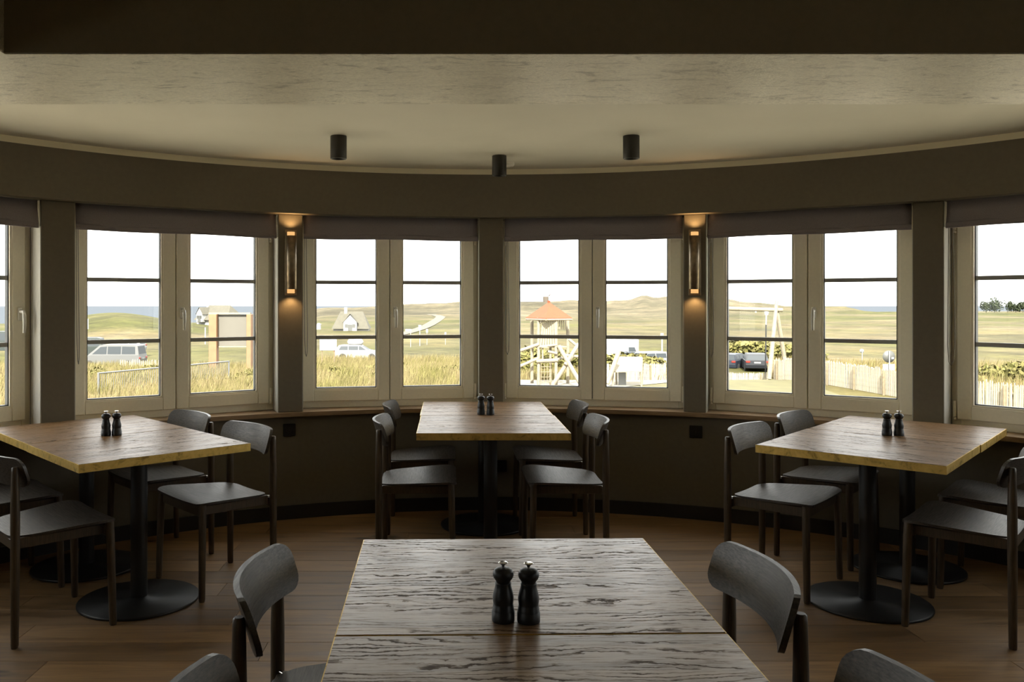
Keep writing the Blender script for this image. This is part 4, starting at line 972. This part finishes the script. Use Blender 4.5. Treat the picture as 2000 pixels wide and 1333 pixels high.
def car(px, d, yb, rot, body, cabin, W, col, label, side_glass, R_=0.33, wb=None, tail=True, extra=None):
    """body, cabin: side outlines (x forward, z up); the car stands with its wheels at the pixel row yb"""
    q = at(px, yb, d); o = thing('parked_car', label, 'car', (q.x, q.y, q.z), rot)
    x0, x1 = min(p[0] for p in body), max(p[0] for p in body)
    b = MB(); n = len(body)
    for i in range(2): pass
    pts = [(-W/2+0.07, 0.0), (-W/2, 1.0), (W/2, 1.0), (W/2-0.07, 0.0)]
    ys = [-W/2, -W/2+0.05, W/2-0.05, W/2]; sc = [0.96, 1.0, 1.0, 0.96]; cx, cz = (x0+x1)/2, 0.6
    for y, s in zip(ys, sc): b.v += [(cx+(p[0]-cx)*s, y, cz+(p[1]-cz)*s) for p in body]
    for k in range(3):
        for i in range(n): b.f.append((k*n+i, k*n+(i+1) % n, (k+1)*n+(i+1) % n, (k+1)*n+i)); b.sm.append(False)
    b.f += [tuple(range(n))[::-1], tuple(range(3*n, 4*n))]; b.sm += [False]*2
    b.build('body', col, o)
    zl, zh = min(p[1] for p in cabin), max(p[1] for p in cabin); b = MB(); n = len(cabin)
    for s in (-1, 1): b.v += [(p[0], s*(W/2-0.04-0.16*(p[1]-zl)/(zh-zl)), p[1]) for p in cabin]
    b.f += [(i, (i+1) % n, n+(i+1) % n, n+i) for i in range(n)]+[tuple(range(n))[::-1], tuple(range(n, 2*n))]; b.sm += [False]*(n+2)
    cb = b.build('cabin', col, o)
    for poly in side_glass:
        for s in (-1, 1):
            v = [(p[0], s*(W/2-0.028-0.16*(p[1]-zl)/(zh-zl)), p[1]) for p in poly]; v2 = [(x, y-s*0.05, z) for x, y, z in v]; m = len(v)
            MB().add(v+v2, [tuple(range(m)), tuple(range(m, 2*m))]+[(i, (i+1) % m, m+(i+1) % m, m+i) for i in range(m)]).build('side_window', M['car_glass'], cb)
    # front and rear screens lie on the sloping ends of the cabin
    for (i0, i1, nm) in ((0, 1, 'rear_window'), (n-1, n-2, 'windscreen')):
        p0, p1 = Vector((cabin[i0][0], 0, cabin[i0][1])), Vector((cabin[i1][0], 0, cabin[i1][1])); dirn = (p1-p0); nrm = Vector((-dirn.z, 0, dirn.x)).normalized()
        if (nrm.x > 0) == (nm == 'rear_window'): nrm = -nrm
        if nm == 'rear_window' and nrm.x > 0: nrm = -nrm
        v = []
        for qq in (0.12, 0.90):
            p = p0+dirn*qq+nrm*0.012; hw_ = W/2-0.04-0.16*(p.z-zl)/(zh-zl)-0.07
            for s in (-1, 1): v.append((p.x, s*hw_, p.z))
        v2 = [tuple(Vector(a)-nrm*0.05) for a in v]
        MB().add(v+v2, [(0, 1, 3, 2), (4, 5, 7, 6), (0, 1, 5, 4), (1, 3, 7, 5), (3, 2, 6, 7), (2, 0, 4, 6)]).build(nm, M['car_glass'], cb)
    wx = wb or (x0+0.85, x1-0.85); tm, rm = wheel_mesh(R_)
    for x in wx:
        for s in (-1, 1):
            w_ = link('tyre', tm, o, loc=(x, s*(W/2-0.09), R_)); h_ = link('rim', rm, w_)
            if s < 0: pass
            else: h_.rotation_euler = (0, 0, PI)
    if tail:
        for s in (-1, 1): MB().box((x0+0.03, s*(W/2-0.2), 0.86), (0.10, 0.32, 0.16), bev=0.02).build('tail_lamp', M['lamp_red'], o); MB().box((x1-0.12, s*(W/2-0.22), 0.72), (0.22, 0.30, 0.15), bev=0.03).build('headlamp', M['sign_white'], o)
        MB().box((x0+0.02, 0, 0.80), (0.05, 0.52, 0.12)).build('number_plate', M['sign_white'], o)
    if extra: extra(o)
    return o
B_wag = [(-2.25, 0.35), (-2.3, 0.6), (-2.25, 0.95), (1.0, 0.98), (2.0, 0.82), (2.25, 0.62), (2.25, 0.3), (1.8, 0.22), (-1.9, 0.22)]
C_wag = [(-2.2, 0.93), (-1.9, 1.42), (-1.5, 1.48), (0.1, 1.48), (0.4, 1.42), (1.15, 0.95)]
G_wag = [[(-1.85, 1.0), (-1.65, 1.36), (-0.95, 1.38), (-0.95, 1.0)], [(-0.88, 1.0), (-0.88, 1.38), (0.05, 1.38), (0.05, 1.0)], [(0.12, 1.0), (0.12, 1.38), (0.35, 1.34), (0.85, 1.0)]]
B_van = [(-2.4, 0.35), (-2.45, 0.8), (-2.4, 1.12), (1.55, 1.12), (2.2, 0.98), (2.45, 0.75), (2.45, 0.38), (2.0, 0.25), (-2.1, 0.25)]
C_van = [(-2.4, 1.08), (-2.25, 1.86), (-1.9, 1.95), (0.55, 1.95), (0.85, 1.88), (1.75, 1.10)]
G_van = [[(-2.1, 1.18), (-2.05, 1.78), (-1.0, 1.80), (-1.0, 1.18)], [(-0.92, 1.18), (-0.92, 1.80), (0.15, 1.80), (0.15, 1.18)], [(0.24, 1.18), (0.24, 1.80), (0.75, 1.76), (1.40, 1.18)]]
B_box = [(-2.9, 0.45), (-2.95, 0.8), (-2.9, 1.1), (1.9, 1.1), (2.6, 0.95), (2.75, 0.7), (2.75, 0.4), (2.2, 0.3), (-2.5, 0.3)]
C_box = [(-2.95, 1.05), (-3.0, 2.5), (-2.7, 2.75), (1.4, 2.75), (2.1, 2.45), (2.05, 1.05)]
G_box = [[(-2.0, 1.55), (-2.0, 2.15), (-0.9, 2.15), (-0.9, 1.55)], [(1.15, 1.2), (1.15, 1.75), (1.7, 1.75), (1.9, 1.2)]]
silver, white, black, grn, dkb = paint('silver_paint', (0.16, 0.16, 0.155)), paint('white_paint', (0.34, 0.34, 0.33)), paint('black_paint', (0.02, 0.022, 0.026), 0.2), paint('green_paint', (0.05, 0.06, 0.055)), paint('dark_blue_paint', (0.028, 0.034, 0.046), 0.2)
car(222, 70, 719, PI, B_van, C_van, 1.9, silver, 'silver van parked in the rough grass, far left window', G_van, 0.34)
car(150, 80, 700, PI+0.2, B_van, C_van, 1.9, grn, 'dark green van half hidden behind the window edge, left', G_van, 0.34)
car(8, 76, 690, PI, B_van, C_van, 1.9, grn, 'dark van seen in the leftmost window', G_van, 0.34)
car(240, 92, 690, PI, B_wag, C_wag, 1.8, white, 'white car roof showing beyond the silver van', G_wag)
car(700, 84, 703, 0.0, B_wag, C_wag, 1.8, white, 'white car with a roof box in the grass below the gabled house', G_wag, extra=lambda o: MB().lathe([(0.02, -0.8), (0.3, -0.65), (0.36, 0), (0.3, 0.65), (0.02, 0.8)], 12).xf(RY(PI/2), (-0.3, 0, 1.75)).build('roof_box', M['white_wall'], o))
car(1200, 80, 714, 0.0, B_box, C_box, 2.1, white, 'white camper van behind the playground', G_box, 0.36)
car(1252, 76, 720, 0.25, B_wag, C_wag, 1.85, dkb, 'dark estate car between the camper and the white pickup', G_wag)
car(1290, 70, 722, 0.3, B_wag, C_wag, 1.85, white, 'white car right of the dark estate car', G_wag)
car(1432, 74, 723, 0.95, B_wag, C_wag, 1.85, dkb, 'dark blue car at the left of the window behind the low fence', G_wag)
car(1474, 71, 724, 1.32, B_wag, C_wag, 1.85, black, 'black car seen from the rear beside the lamp pole', G_wag)
# white board standing in the grass
p = spot(641, 68); o = thing('notice_board', 'plain white board standing in the grass, left of the white car', 'board', tuple(p)); z = lambda y: at(641, y, 68).z-p.z
MB().box((0, 0, (z(662)+z(685))/2), (1.36, 0.06, z(662)-z(685)), bev=0.01).build('panel', M['white_wall'], o)
for s in (-1, 1): MB().tube([(s*0.5, 0.06, -0.1), (s*0.5, 0.06, z(664))], 0.04, 6).build('post', M['post'], o)
